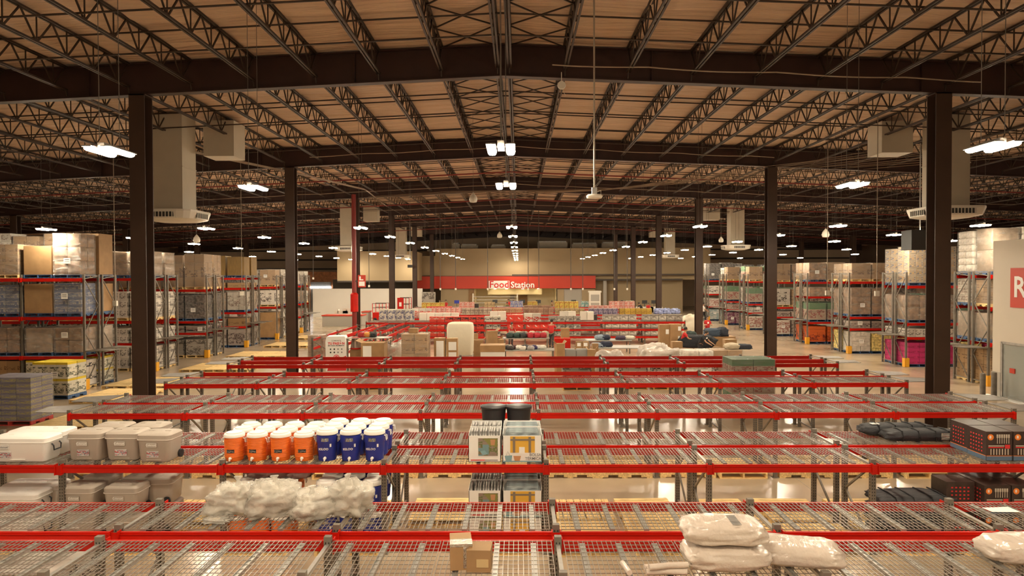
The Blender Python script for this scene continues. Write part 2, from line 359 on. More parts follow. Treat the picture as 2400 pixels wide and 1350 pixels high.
# ---------------------------------------------------------------- ducts with diffusers, hanging devices
grille=mat('painted grille shade',(.04,.035,.03),.6)
def duct(x,y,label,small,sc_=1):
    t=thing('air_duct',label,'air duct',(x,y,0),0,'supply ducts')
    top=zc(x)-.1
    mb=MB().box(-.52,.52,-.5,.5,6.72,top,ductm).box(-.54,.54,-.52,.52,8.2,8.24,ductm); link('duct',mb.mesh('d'),t)
    mb=MB().loft([(6.35,.62,.62,.3),(6.42,.9,.9,.42),(6.66,.98,.98,.45),(6.72,.98,.98,.45),(6.74,.55,.55,.2)],cream,3)
    link('diffuser',mb.mesh('df'),t)
    for a in range(4):
        g=MB().box(-.42,.42,-.03,0,6.46,6.64,grille)  # solid dark backing, its colour gives the shade between the louvre bars
        for i in range(8): g.box(-.42+i*.114,-.40+i*.114,-.05,0,6.45,6.65,cream)
        g.box(-.46,.46,-.05,0,6.43,6.46,cream).box(-.46,.46,-.05,0,6.64,6.67,cream)
        link('grille',g.mesh('g'),t,(math.sin(a*PI/2)*.94,-math.cos(a*PI/2)*.94,0),a*PI/2)
    link('side_box',MB().box(-.55,.55,-.5,.5,8.75,top,ductm).mesh('sb'),t,(small,1.0,0))
duct(-12.1,24,'large beige square air duct with louvred diffuser behind nearest left column',1.35)
duct(-13.2,53,'beige square air duct beside the red riser, farther left',1.6)
duct(14.9,24,'large beige square air duct with diffuser behind nearest right column',-1.4)
duct(16.8,53,'beige square air duct with diffuser between right columns, farther away',-1.6)
duct(-12.6,73.6,'small looking beige duct above the white panels at far left',1.5); duct(17.0,77,'small looking beige duct near the far right wall',-1.5)
def pendant(px,py,Y,label,s=.16):
    p=at(px,py,Y); t=thing('pendant_speaker',label,'speaker',p)
    link('body',MB().lathe([(.3*s,-s*1.1),(.8*s,-s),(s,-.4*s),(.85*s,.3*s),(.35*s,s),(.1*s,1.3*s)],cream,16).mesh('b',True),t)
    link('cord',MB().tube([(0,0,1.2*s),(0,0,zc(p.x)-p.z)],.006,cablem,5).mesh('c'),t)
pendant(1109,464,26,'white drop shaped pendant speaker left of the ridge lamps')
pendant(1171,551,42,'small white pendant speaker left of the ridge, far away')
pendant(461,560,30,'white pendant speaker above the left racks',.15)
pendant(1935,547,28,'white pendant speaker above the right racks',.15)
pendant(1690,562,34,'white pendant speaker beside the third right column',.12)
# projector-like device on a long pole
p=at(1393,460,9.5); t=thing('ceiling_device','white disc shaped device on a long pole right of ridge lamps','device',p)
link('base',MB().lathe([(.02,-.035),(.10,-.03),(.115,0),(.10,.02),(.03,.03)],cream,20).mesh('b',True),t)
link('bracket',MB().box(-.035,.035,-.03,.03,.02,.12,lgrey).mesh('k'),t)
link('pole',MB().tube([(0,0,.1),(0,0,zc(p.x)-p.z)],.012,conduitm,8).mesh('p'),t)
link('cord',MB().tube([(.04,0,.06),(.09,0,.08),(.09,0,.0),(.05,0,0)],.005,cream,6).mesh('c'),t)
p=at(1316,200,18.3); t=thing('alarm_speaker','round pale alarm speaker fixed under a joist near the ridge','speaker',p)
link('body',MB().lathe([(.10,-.05),(.115,0),(.10,.05)],cream,18,M=Matrix.Rotation(PI/2,4,'X')).mesh('b'),t); link('cord',MB().tube([(.03,0,-.1),(.06,-.02,-.2),(.12,0,-.28)],.006,cream,5).mesh('c'),t); link('hanger',MB().tube([(0,0,.08),(0,0,.35)],.01,cream,5).mesh('h'),t)
# thin drops carrying small boxes over the aisles
for i,(px,y1,Y) in enumerate(((270,705,24),(567,683,30),(1939,681,26),(2055,682,24),(1143,675,60),(1068,675,60),(1032,675,60),(1238,675,60),(1263,675,60),(1338,675,60),(1366,675,60),(734,650,60),(865,668,58),(1440,675,60),(1470,675,60))):
    p=at(px,y1,Y); t=thing('drop_cord',f'thin hanging cord with a small white socket box, {["far left aisle","left of second left column","right aisle, left one","right aisle, right one","left of the food sign","well left of the food sign","far left end of the red band","right end of the food sign","just right of the food sign","right part of the red band","right end of the red band","in front of the brick wall","in front of hanging white panels","right of the red band","second right of the red band"][i]}','cord',p,0,'hanging cords')
    link('cord',MB().tube([(0,0,0),(0,0,zc(p.x)-p.z)],.014 if Y<40 else .03,conduitm if Y<40 else girt,5).mesh('c'),t)
    link('socket_box',MB().box(-.07,.07,-.05,.05,-.18,.0,cream).mesh('s'),t)
# ---------------------------------------------------------------- far walls
def wall_px(x0,x1,ytop,ybot,Y,m,th=.15,toground=False):
    a=at(x0,ytop,Y); b=at(x1,ybot,Y); return (a.x,b.x,Y,Y+th,0 if toground else b.z,a.z,m)
Yc=82; palegrey=mat('pale grey wall',(.35,.26,.15),.7,var=.03,vscale=.3); midgrey=mat('grey panel',(.38,.35,.30),.7); redband=mat('red fascia panel',(.50,.035,.012),.5); gap_shade=mat('painted gap shade',(.08,.065,.05),.8)
warmw=mat('warm interior wall',(.80,.70,.48),.7)
a=at(1020,583,Yc); b=at(1665,676,Yc); bz=4.4-(675-648)*Yc/F
xl=at(976,0+600,Yc).x; xr=at(1395,600,Yc).x
struct('wall_front',MB().box(a.x,b.x,Yc,Yc+.25,at(1200,647,Yc).z,a.z,palegrey).box(xl,a.x,Yc,Yc+.25,at(1200,645,Yc).z,at(1000,600,Yc).z,palegrey).mesh('wf'))
zb0=at(1200,676,Yc).z; zb1=at(1200,646,Yc).z
band=tag(link('sign_fascia',MB().box(xl,xr,Yc-.35,Yc+.2,zb0,zb1,redband).box(xl,xr,Yc-.38,Yc-.35,zb1-.05,zb1,girt).mesh('sf')),'long red sign fascia with white lettering over the food counter','sign')
fo=at(1170,667,Yc-.4)
link('sign_plate',MB().box(at(1146,667,Yc).x,at(1194,667,Yc).x,Yc-.40,Yc-.35,zb0,at(1170,658,Yc).z,paper).mesh('sp'),band)
text('lettering','Food',1.15,inkr,band,(fo.x,Yc-.41,fo.z-.02),bold=.02)
s_=at(1225,668,Yc-.4); text('lettering','Station',1.02,paper,band,(s_.x,Yc-.37,s_.z),bold=.02)
# below the band: side panels, warm counter room
def wbox(name,x0,x1,yt,yb,Y,m,th=.2,ground=True):
    mb=MB().box(*wall_px(x0,x1,yt,yb,Y,m,th,ground)); return mb
struct('wall_food_left',wbox('',1033,1112,677,730,Yc,palegrey).mesh('q')); 
struct('wall_food_right',wbox('',1304,1322,677,730,Yc,palegrey).box(*wall_px(1322,1364,677,730,Yc+.1,midgrey,.2,True)).box(*wall_px(1364,1395,677,730,Yc,palegrey,.2,True)).mesh('q'))
struct('wall_food_back',wbox('',1085,1330,670,730,Yc+5,warmw).mesh('q'))
struct('wall_food_side',MB().box(at(1112,700,Yc).x-.1,at(1112,700,Yc).x,Yc,Yc+5,0,zb0,warmw).box(at(1304,700,Yc).x,at(1304,700,Yc).x+.1,Yc,Yc+5,0,zb0,warmw).mesh('q'))
struct('ceiling_food',MB().box(at(1112,700,Yc).x,at(1304,700,Yc).x,Yc,Yc+5,zb0,zb0+.1,warmw).mesh('q'))
struct('door_1',wbox('',1098,1112,678,730,Yc-.05,kraft_d,.1).mesh('q'))
struct('door_2',wbox('',1216,1236,692,730,Yc+4.8,kraft_d,.1).mesh('q'))
struct('door_3',wbox('',1196,1206,692,730,Yc+4.8,midgrey,.1).mesh('q'))
hd=wbox('',1143,1270,674,690,Yc+2.5,warmw,1.6,False); tag(link('hood',hd.mesh('h')),'cream bulkhead over the food counter lit by downlights','bulkhead')
dl=mat('downlight glow',(1,1,1),.5,emit=(1,.78,.42),es=22)
for i,x in enumerate((1160,1187,1225,1262)):
    p=at(x,677,Yc+1.7); t=thing('downlight',f'small warm downlight over the food counter, {N1[i]} from the left','lamp',(p.x,Yc+1.7,zb0-.02),0,'food counter downlights')
    link('ring',MB().lathe([(.16,-.04),(.2,0),(.16,.02)],cream,14).mesh('r'),t); link('glow',MB().lathe([(.13,-.07),(.14,-.045)],dl,12).mesh('g'),t)
# right of the band
struct('wall_far_right',MB().box(*wall_px(1395,1665,583,655,Yc+.3,palegrey,.2)).mesh('q'))
struct('wall_far_right_low',MB().box(*wall_px(1395,1600,655,735,Yc+1.5,palegrey,.2,True)).mesh('q'))
struct('trim_2',MB().box(*wall_px(1395,1600,654,657,Yc+.1,girt,.2)).box(*wall_px(1200,1640,643,645,Yc-.45,girt,.08)).mesh('q'))
struct('wall_far_right_post',MB().box(*wall_px(1414,1422,657,735,Yc+.3,midgrey,.3,True)).mesh('q'))
# hanging white panels and low wall at left
pn=tag(link('panel_wall',MB().box(*wall_px(790,968,589,658,76,palegrey,.3)).box(*wall_px(790,968,658,661,75.9,girt,.4)).mesh('q')),'big white hanging wall panels left of the red fascia, under small lamps','wall panel')
struct('wall_low_left',MB().box(*wall_px(733,990,677,742,74,white_w,.2,True)).mesh('q'))
struct('wall_panel_return',MB().box(at(968,650,76).x,at(968,650,76).x+.2,76,82,at(968,658,76).z,at(968,589,76).z,palegrey).mesh('q'))
struct('wall_gap_shade',MB().box(*wall_px(780,985,655,742,84,gap_shade,.2,True)).mesh('q'))  # dark sheet painting the shade of the gap under the panels
brick=mat('orange brown brick',(.62,.27,.12),.8,var=.2,vscale=3)
struct('wall_brick',MB().box(*wall_px(716,792,637,742,92,brick,.3,True)).mesh('q'))
struct('door_4',MB().box(*wall_px(728,776,661,742,91.8,lgrey,.15,True)).mesh('q'))
glow=mat('painted door glow',(1,1,1),.5,emit=(.9,.95,1),es=5)
tag(link('door_glow_strip',MB().box(*wall_px(724,776,672,675,91.7,glow,.1)).mesh('q')),'long bluish white painted glow strip at the brick wall','painted glow strip')  # emissive strip gives the bright white door its glow, not a fixture
# mezzanine plant on top of the far wall
for i,(x0,x1,y0,y1) in enumerate(((1080,1120,575,586),(1150,1185,576,585),(1260,1330,568,585),(1340,1400,572,586),(1410,1470,570,586),(1060,1078,572,585))):
    mb=MB().box(*wall_px(x0,x1,y0,y1+3,86,ductm,1.5)); mb.box(*wall_px(x0+3,x1-3,y0-3,y0,86.2,lgrey,1))
    tag(link('plant_unit',mb.mesh('q')),f'ventilation unit on top of the far wall, {N1[i]} in a row','ventilation unit','ventilation units on the far wall')
tag(link('roof_slab',MB().box(-11,17,82.3,90,7.45,7.6,midgrey).mesh('q')),'flat grey top of the food station room','slab')
# white room at right edge with sign, glass door, bollards
XW=17.2; whitec=mat('cream painted wall',(.56,.49,.40),.6,var=.03,vscale=.5)
mb=MB().box(XW,XW+.2,24.5,24.9,0,5.5,whitec).box(XW,XW+.2,10,24.5,2.0,5.5,whitec).box(XW+.2,XW+6,24.7,24.9,0,5.5,whitec).box(XW,XW+6,10,24.9,5.5,5.6,whitec).box(XW,XW+.2,10,14,0,2,whitec)
struct('wall_room',mb.mesh('q'))
struct('baseboard_room',MB().box(XW-.03,XW,24.45,24.92,0,.9,midgrey).box(XW-.25,XW,12,25.1,0,.03,paper).mesh('q'))
sg=tag(link('wall_sign',MB().box(XW-.06,XW,18.6,23.95,3.25,4.62,redband).mesh('q')),'red wall sign with white letters on the cream wall at right edge','sign',)
text('lettering','Re',1.0,paper,sg,(XW-.07,23.8,3.93),(PI/2,0,-PI/2),'LEFT',bold=.02)
glass=bpy.data.materials.new('clear glass'); glass.use_nodes=True; b_=glass.node_tree.nodes['Principled BSDF']; b_.inputs['Base Color'].default_value=(.8,.85,.8,1); b_.inputs['Roughness'].default_value=.03; b_.inputs['Alpha'].default_value=.22; b_.inputs['Specular IOR Level'].default_value=.8
mb=MB(); 
for y in (24.42,23.2,22.0,20.8,19.6): mb.box(XW-.02,XW+.08,y-.04,y+.04,0,2.0,lgrey)
mb.box(XW-.02,XW+.08,19.6,24.42,1.94,2.02,lgrey).box(XW-.02,XW+.08,19.6,24.42,0,.06,lgrey); d5=struct('door_5',mb.mesh('q'))
link('glass_pane',MB().box(XW+.02,XW+.03,19.6,24.42,.06,1.94,glass).mesh('q'),d5)
for y in (23.9,22.9,21.6): link('warning_sticker',MB().box(XW-.01,XW+.02,y-.12,y+.12,.95,1.12,redband).mesh('q'),d5)
struct('wall_room_inner',MB().box(XW+3.5,XW+3.6,14,24.7,0,2.4,whitec).mesh('q'))
for i,(x,y) in enumerate(((16.25,24.0),(16.85,24.3))):
    tag(link('bollard',MB().lathe([(.09,0),(.09,.88),(.08,.93),(.03,.95)],grey,16).mesh('b',True),None,(x,y,0)),f'grey steel bollard by the cream room corner, {["left","right"][i]} one','bollard','bollards')
# ================================================================ pallet racks
BAY=2.57; X0=.43; SH=1.43
def frame_mesh(h,d,fine=True):
    mb=MB()
    for y in (0,):
        mb.box(-.04,.04,y-.035,y+.035,0,h,grey); mb.box(-.065,.065,y-.06,y+.06,0,.012,grey)
        if fine:
            z=.12
            while z<h-.03:
                for x in (-.018,.018):
                    mb.box(x-.006,x+.006,y-.0365,y-.0345,z,z+.022,slot_shade)  # raised dark boxes paint the shaded insides of the post slots
                for s in (-1,1): mb.box(s*.0405-.001,s*.0405+.001,y-.008,y+.008,z,z+.026,slot_shade)
                z+=.05
    return mb.mesh('post')
def brace_mesh(h,d,step):
    mb=MB(); z=.15; s=0
    while z<h-.1:
        z2=min(z+step,h-.06); a,b=(.06,d-.06) if s%2==0 else (d-.06,.06)
        mb.bar((0,a,z),(0,b,z2),.03,grey); z=z2; s+=1
    mb.bar((0,.06,.15),(0,d-.06,.15),.035,grey)
    return mb.mesh('brace')
def beam_mesh(L,hh=.12):
    mb=MB().box(.045,L-.045,0,.045,-hh,-.035,red).box(.045,L-.045,.012,.045,-.035,0,red).box(.045,L-.045,0,.012,-.04,-.028,red)
    for x in (.04,L-.055): mb.box(x,x+.012,-.03,.05,-hh-.03,.02,red)
    for x in (.0,L-.04): mb.box(x,x+.04,-.008,-.001,-hh-.03,.0,red)
    return mb.mesh('beam')
def deck_mesh(wd,d):
    mb=MB(); r=.0065
    n=int(wd/.05)
    for i in range(n+1): x=wd*i/n; mb.bar((x,.0,0),(x,d,0),r,wire,caps=False)
    n=int(d/.1)
    for i in range(n+1): y=d*i/n; mb.bar((0,y,-.005),(wd,y,-.005),r,wire,caps=False)
    for y in (-.0,d): mb.bar((0,y,0),(0,y,-.04),r,wire)
    return mb.mesh('wire_deck')
FD=.99
fm=frame_mesh(SH+.07,FD); bm=brace_mesh(SH+.02,FD,.62); bem=beam_mesh(BAY); dm=deck_mesh(1.2,FD-.07)
tbm=MB().box(-.022,.022,.07,FD-.07,SH-.045,SH-.012,lgrey).mesh('top_brace')
chm=MB().box(-.03,.03,.03,FD-.1,-.035,-.012,lgrey).box(-.03,-.026,.03,FD-.1,-.012,-.004,lgrey).box(.026,.03,.03,FD-.1,-.012,-.004,lgrey).mesh('support_channel')
epm={s:MB().add([(0,0,0),(s*.75,.05,0),(s*.85,FD-.3,0),(0,FD,0),(0,0,.012),(s*.75,.05,.012),(s*.85,FD-.3,.012),(0,FD,.012)],[(3,2,1,0),(4,5,6,7),(0,1,5,4),(1,2,6,5),(2,3,7,6),(3,0,4,7)] if s>0 else [(0,1,2,3),(7,6,5,4),(4,5,1,0),(5,6,2,1),(6,7,3,2),(7,4,0,3)],grey).mesh('end_plate') for s in (-1,1)}
def low_rack(y,n0,n1,label,decks=True,plates=True,levels=(SH,)):
    t=thing('pallet_rack',label,'rack',(0,y,0),0,'low red and grey racks')
    for n in range(n0,n1+1):
        f=link('upright_frame',bm,t,(X0+BAY*n,0,0)); link('post',fm,f,(0,.04,0)); link('post',fm,f,(0,FD-.04,0)); link('top_brace',tbm,f)
    for z in levels:
        for n in range(n0,n1):
            x=X0+BAY*n
            link('beam',bem,t,(x,-.045,z)); b=link('beam',bem,t,(x+BAY,FD+.045,z),PI)
            if decks:
                for q in range(2):
                    d=link('wire_deck',dm,t,(x+.065+q*1.23,.035,z+.012))
                    for c in (.2,.6,1.0): link('support_channel',chm,d,(c,0,0))
    if plates:
        for s,x in ((-1,X0+BAY*n0-.05),(1,X0+BAY*n1+.05)): link('end_plate',epm[s],t,(x,0,SH+.01 if s<0 else SH+.01))
    return t
ROWN=['closest low rack along the bottom edge of the photo','second low rack, its front beam just behind the closest rack','third low rack carrying the coolers and drink jugs','fourth low rack, behind the coolers and jugs','fifth low rack, beginning just beyond the pale pallets','sixth low rack from the viewer','seventh low rack, decked, behind the sixth','eighth low rack, beams without wire decks','ninth low rack, beams without wire decks','tenth low rack, last before the clothing tables']
YR=[6.62,7.90,10.72,11.94,14.79,16.05,18.87,20.12,22.96,24.16]
for i,y in enumerate(YR):
    ex=3 if i<2 else 4
    low_rack(y,-4,4,ROWN[i],i<7,True)
# ---------------------------------------------------------------- wooden pallets
def pallet_mesh(w=1.2,d=1.0,m=wood,gap=True):
    mb=MB()
    n=9
    for i in range(n):
        y=d*i/n+.008; mb.box(-w/2,w/2,y-d/2,y+d/n-.022-d/2,.115,.135,m)
    for x in (-w/2,-.02,w/2-.04):
        mb.box(x,x+.04,-d/2,d/2,.07,.115,m)
        for (u,v) in ((0,.2),(.38,.62),(.8,1)): mb.box(x,x+.04,-d/2+d*u,-d/2+d*v,.02,.07,m)
    for y in (0,.45,.9): mb.box(-w/2,w/2,y*d-d/2,y*d+.1*d-d/2,0,.02,m)
    return mb.mesh('pallet')
PW=pallet_mesh(1.02,1.2); PWr=pallet_mesh(1.2,1.0); PB=pallet_mesh(1.2,1.0,blue_p); PR=pallet_mesh(1.2,1.0,red_p); PK=pallet_mesh(1.2,1.0,black_p)
NB='first second third fourth fifth sixth seventh eighth'.split()
rnd=random.Random(3)
def pal(x,y,rz,label,group='empty pine pallets',z=0,me=None):
    return tag(link('wooden_pallet',me or PW,None,(x,y,z),rz),label,'pallet',group)
busy={2:(-4,-3,-2,-1,3)}
for ri,nm in ((2,'under the third low rack'),(3,'under the fourth low rack, behind the cooler rack'),(4,'under the fifth low rack'),(5,'under the sixth low rack')):
    for n in range(-4,4):
        if ri==2 and n in busy[2]: continue
        if ri==5 and (n+ri)%3==0: continue
        for q in (0,1):
            if ri==2 and n==-1 : continue
            x=X0+BAY*n+.70+q*1.2+rnd.uniform(-.04,.04); r=rnd.choice((0,PI/2)) 
            me=PW; 
            pal(x,YR[ri]+.5+rnd.uniform(-.03,.03),r+rnd.uniform(-.03,.03),f'empty pine pallet {nm}, {NB[n+4]} bay, {["left","right"][q]} one',me=PW)
for ri,(yy,cnt,xs) in enumerate(((24.2,2,-15.2),(27.2,3,-15.9),(31.9,3,-15.2),(37.2,3,-15.3),(42.7,3,-15.3),(47.9,2,-15.4),(20.0,2,-13.6))):
    for c in range(cnt):
        for e in (0,1):
            pal(xs+c*1.08,yy+e*1.24,rnd.uniform(-.03,.03),f'empty pine pallet laid flat in the left aisle, {N1[c]} column, {["near","far"][e]} one, {N1[ri]} group')
# ---------------------------------------------------------------- loads
ST={}
def style(k,m,cd,desc,wrap,pallet=PW,**kw): ST[k]=dict(m=m,c=cd,d=desc,w=wrap,p=pallet,**kw)
KP=printed('kraft cartons print',(.40,.24,.11),(.16,.08,.03),sc_=7,th=.62,z0=.3,z1=.6)
style('kraft',KP,(.6,.5,.5),'plain brown cartons',0)
style('kraftw',KP,(.6,.5,.45),'film wrapped brown cartons',wrapm)
style('tall',kraft,(1.15,1.0,1.5),'one huge brown carton',0,PB)
style('white',printed('white cartons print',(.72,.66,.58),(.10,.08,.07),sc_=6,th=.6),(.4,.5,.42),'white cartons with dark print',0)
style('whitew',printed('pale cartons print',(.66,.58,.48),(.25,.16,.12),sc_=6,th=.6),(.4,.5,.36),'film wrapped pale cartons',wrapm,PB)
style('lamp',printed('white lamp cartons',(.70,.64,.58),(.03,.03,.03),sc_=3.2,th=.60,z0=.25,z1=.75),(.6,.5,.62),'white cartons with black lamp pictures',0)
style('yel',printed('yellow white cartons',(.74,.70,.58),(.08,.09,.06),sc_=7,th=.56,z0=.12,z1=.72,band=(.86,1.1),bandc=(.75,.55,.02)),(.42,.4,.5),'white cartons with yellow tops',0,PB)
style('blueb',printed('blue cartons',(.10,.14,.28),(.45,.42,.40),sc_=7,th=.55),(.5,.5,.3),'film wrapped blue cartons',wrapm,PB)
style('purple',printed('purple yellow cartons',(.20,.17,.25),(.42,.36,.10),sc_=4,th=.54),(.4,.5,.17),'purple and yellow cartons in film',wrapm,PR)
style('silver',mat('silver bottles in film',(.12,.10,.09),.3,.3,var=.8,vscale=9),(.55,.5,.4),'dark bottles in shiny film',wrapm,PB)
style('foil',mat('crinkled brown wrap',(.26,.15,.085),.35,var=.4,vscale=4),(.55,.5,.5),'glossy brown wrapped goods',wrapd,PB)
style('milky',mat('milky wrapped goods',(.34,.245,.17),.35,var=.2,vscale=4),(1.1,.95,.7),'milky film wrapped goods',wrapd,PB)
style('tvred',printed('brown red boxes',(.40,.30,.24),(.30,.03,.03),sc_=5,th=.55),(.38,.5,.5),'beige boxes with red print',0)
style('mower',printed('grey red tool boxes',(.36,.31,.27),(.14,.03,.03),(.05,.05,.05),sc_=5,th=.55),(.4,.5,.25),'grey boxes with dark red pictures',0)
style('mattr',mat('gold brown mattress board',(.20,.115,.025),.6,var=.15,vscale=3,stretch=(8,8,1)),(.55,.5,1.1),'tall golden brown boards',0,PB)
style('sheets',printed('grey flat sheets',(.42,.38,.33),(.14,.12,.10),sc_=6,th=.52,z0=0,z1=1),(1.1,1,.12),'flat grey stacked packs',0)
style('orange',printed('orange crates',(.62,.11,.02),(.18,.02,.01),sc_=7,th=.58,z0=.1,z1=.5),(.55,.5,.2),'orange crates',0,PB)
style('pink',printed('pink crates',(.58,.03,.16),(.30,.01,.06),sc_=7,th=.58,z0=.1,z1=.5),(.55,.5,.26),'bright pink crates',0,PB)
style('ybag',mat('yellow rice bags',(.66,.53,.20),.6,var=.4,vscale=9,rnd=.1),(.5,.45,.15),'pale yellow bags',0,PB)
style('green',printed('green red cartons',(.46,.32,.22),(.30,.06,.04),sc_=5,th=.6,z0=.1,z1=.6,band=(.62,1.1),bandc=(.07,.20,.07)),(.55,.5,.5),'film wrapped green and red cartons',wrapm,PB)
style('circ',printed('cartons with round labels',(.45,.34,.22),(.60,.33,.10),(.10,.12,.2),sc_=6,th=.55),(.35,.5,.34),'cartons with orange round labels in film',wrapm,PB)
style('cans',printed('white red cans',(.66,.60,.52),(.32,.07,.05),sc_=12,th=.5,z0=.1,z1=.9),(.5,.5,.16),'trays of small white and red cans',0,PB)
style('jars',printed('dark jars trays',(.45,.38,.33),(.08,.05,.05),sc_=12,th=.5,z0=.1,z1=.75),(.5,.5,.3),'trays of dark capped jars',0,PB)
style('purp',printed('purple bottles',(.18,.05,.10),(.45,.35,.33),sc_=8,th=.56,z0=0,z1=1),(.4,.5,.3),'dark purple bottle trays',0,PB)
style('cyan',printed('pale blue packs',(.32,.40,.40),(.62,.60,.56),sc_=7,th=.5,z0=0,z1=1),(.5,.5,.25),'pale blue bottle packs',0,PB)
style('rolls',mat('white paper rolls',(.66,.60,.52),.5,var=.2,vscale=7),(.5,.45,.3),'white paper roll packs in film',wrapm,PB)
MC={}
def gridm(k,w,d,h,nx,ny,nz,jit=.006):
    key=(k,round(w,2),round(d,2),round(h,2))
    if key in MC: return MC[key]
    s=ST[k]; r=random.Random(hash(key)%999 if 0 else int(w*100+d*10+h*1000)); mb=MB()
    for iz in range(nz):
        for ix in range(nx):
            for iy in range(ny):
                a=jit; x0=-w/2+w*ix/nx; y0=-d/2+d*iy/ny; z0=h*iz/nz; j=r.uniform(-.012,.012)
                mb.box(x0+a+j,x0+w/nx-a+j,y0+a,y0+d/ny-a,z0+(.002 if iz else 0),z0+h/nz-a,s['m'])
    MC[key]=mb.mesh('carton_stack'); return MC[key]
def cartm(k,w,d,h,bag=False):
    key=('c',k,round(w,2),round(d,2),round(h,2))
    if key in MC: return MC[key]
    r=min(.05,h*.3) if k in('ybag','rolls','milky','foil') else .006
    mb=MB().loft([(0,w/2-r*.5,d/2-r*.5,r),(r*.6,w/2,d/2,r*1.2),(h-r*.6,w/2,d/2,r*1.2),(h,w/2-r*.5,d/2-r*.5,r)],ST[k]['m'],3 if r>.01 else 1)
    me=mb.mesh('carton',r>.01)
    MC[key]=me; return me
def wrapmesh(w,d,h,m):
    key=('w',round(w,2),round(d,2),round(h,2),m.name)
    if key in MC: return MC[key]
    vs=[];fs=[];n=10;nz=7
    def side(t):
        t=t%4; q=int(t); f=t-q; return [(-1+2*f,-1),(1,-1+2*f),(1-2*f,1),(-1,1-2*f)][q]
    for j in range(nz+1):
        for i in range(4*n):
            x,y=side(i/n); e=.012+.012*noise.noise(Vector((x*2,y*2,j*.9+w)))
            vs.append((x*(w/2+e),y*(d/2+e),h*j/nz-.02*(j==0)))
    N_=4*n
    for j in range(nz):
        for i in range(N_): k=(i+1)%N_; fs.append((j*N_+i,j*N_+k,(j+1)*N_+k,(j+1)*N_+i))
    fs.append(tuple(nz*N_+i for i in range(N_)))
    me=MB().add(vs,fs,m).mesh('stretch_wrap',True); MC[key]=me; return me
def load(k,x,y,z,w=1.1,d=.95,h=1.2,label='',group=None,rz=0,near=False,pallet=True,ticket=False,pm=None):
    s=ST[k]; t=thing('pallet_load' if pallet else 'carton_stack',label,'pallet load' if pallet else 'carton stack',(x,y,z),rz,group)
    z0=0
    if pallet:
        pmm=pm or s['p']; o=link('pallet',pmm,t); 
        if pmm is PW: o.scale=(w/1.02,d/1.2,1)
        else: o.scale=(w/1.2,d/1.0,1)
        z0=.137
    cw,cd,ch=s['c']; nx=max(1,round(w/cw)); ny=max(1,round(d/cd)); nz=max(1,round(h/ch))
    if near:
        me=cartm(k,w/nx-.012,d/ny-.012,h/nz-.005)
        for iz in range(nz):
            for ix in range(nx):
                for iy in range(ny):
                    if 0<ix<nx-1 and 0<iy<ny-1 and iz<nz-1: continue
                    link('carton',me,t,(-w/2+w*(ix+.5)/nx+rnd.uniform(-.006,.006),-d/2+d*(iy+.5)/ny,z0+h*iz/nz))
    else: link('cartons',gridm(k,w,d,h,nx,ny,nz),t,(0,0,z0))
    if s['w']: link('stretch_wrap',wrapmesh(w,d,h+.01,s['w']),t,(0,0,z0))
    if ticket: link('ticket',TK,t,(rnd.uniform(-.3,.3),-d/2-.035,z0+h*rnd.uniform(.2,.6)))
    return t
TK=MB().box(-.13,.13,-.003,.003,0,.22,paper).box(-.09,.09,-.005,-.003,.15,.17,inkb).box(-.09,.09,-.005,-.003,.08,.10,inkg).mesh('ticket')
# ---------------------------------------------------------------- tall side racks
TH=4.52; tfm=frame_mesh(TH,1.0,False); tfn=frame_mesh(TH,1.0,True); tbr=brace_mesh(TH,1.0,1.05); tbem=beam_mesh(2.45,.12); gm=MB().box(-.11,-.085,-.12,.12,0,.42,yguard).box(-.11,.11,-.12,-.10,0,.42,yguard).box(.085,.11,-.12,.12,0,.42,yguard).mesh('post_guard')
hzm=MB().box(-.015,.015,.07,.93,TH-.06,TH-.03,grey).mesh('crossbar')
epl={s:MB().add([(0,0,0),(s*.9,.1,0),(s*.9,.8,0),(0,.98,0),(0,0,.03),(s*.9,.1,.03),(s*.9,.8,.03),(0,.98,.03)],[(3,2,1,0),(4,5,6,7),(0,1,5,4),(1,2,6,5),(2,3,7,6),(3,0,4,7)] if s>0 else [(0,1,2,3),(7,6,5,4),(4,5,1,0),(5,6,2,1),(6,7,3,2),(7,4,0,3)],grey).mesh('end_plate') for s in (-1,1)}
def tall_rack(xa,s,y,nb,levels,label,front,levels2=None):
    t=thing('pallet_rack',label,'rack',(xa,y,0),0,'tall racks along the sides')
    for n in range(nb+1):
        f=link('upright_frame',tbr,t,(s*2.45*n,0,0)); pm_=tfn if y<34 else tfm
        link('post',pm_,f,(0,.04,0)); link('post',pm_,f,(0,.96,0)); link('crossbar',hzm,f)
    for z in levels:
        for n in range(nb):
            x0=s*2.45*n if s>0 else -2.45*(n+1)
            link('beam',tbem,t,(x0,-.045,z)); link('beam',tbem,t,(x0+2.45,1.045,z),PI)
            if z==levels[0] or z<2.2: link('board_deck',BD,t,(x0+.06,.0,z+.001))
    if front: link('post_guard',gm,t,(0,.04,.013))
    link('end_plate',epl[-s],t,(-s*.05,0,1.5 if front else 1.5))
    return t
BD=MB().box(0,2.33,.0,1.0,0,.012,lgrey).mesh('board_deck')
LV=lambda zs,h:zs
LW=['floor','lower shelf','middle shelf','upper shelf','top']
rnd=random.Random(11)
def nice(i): return N1[i]
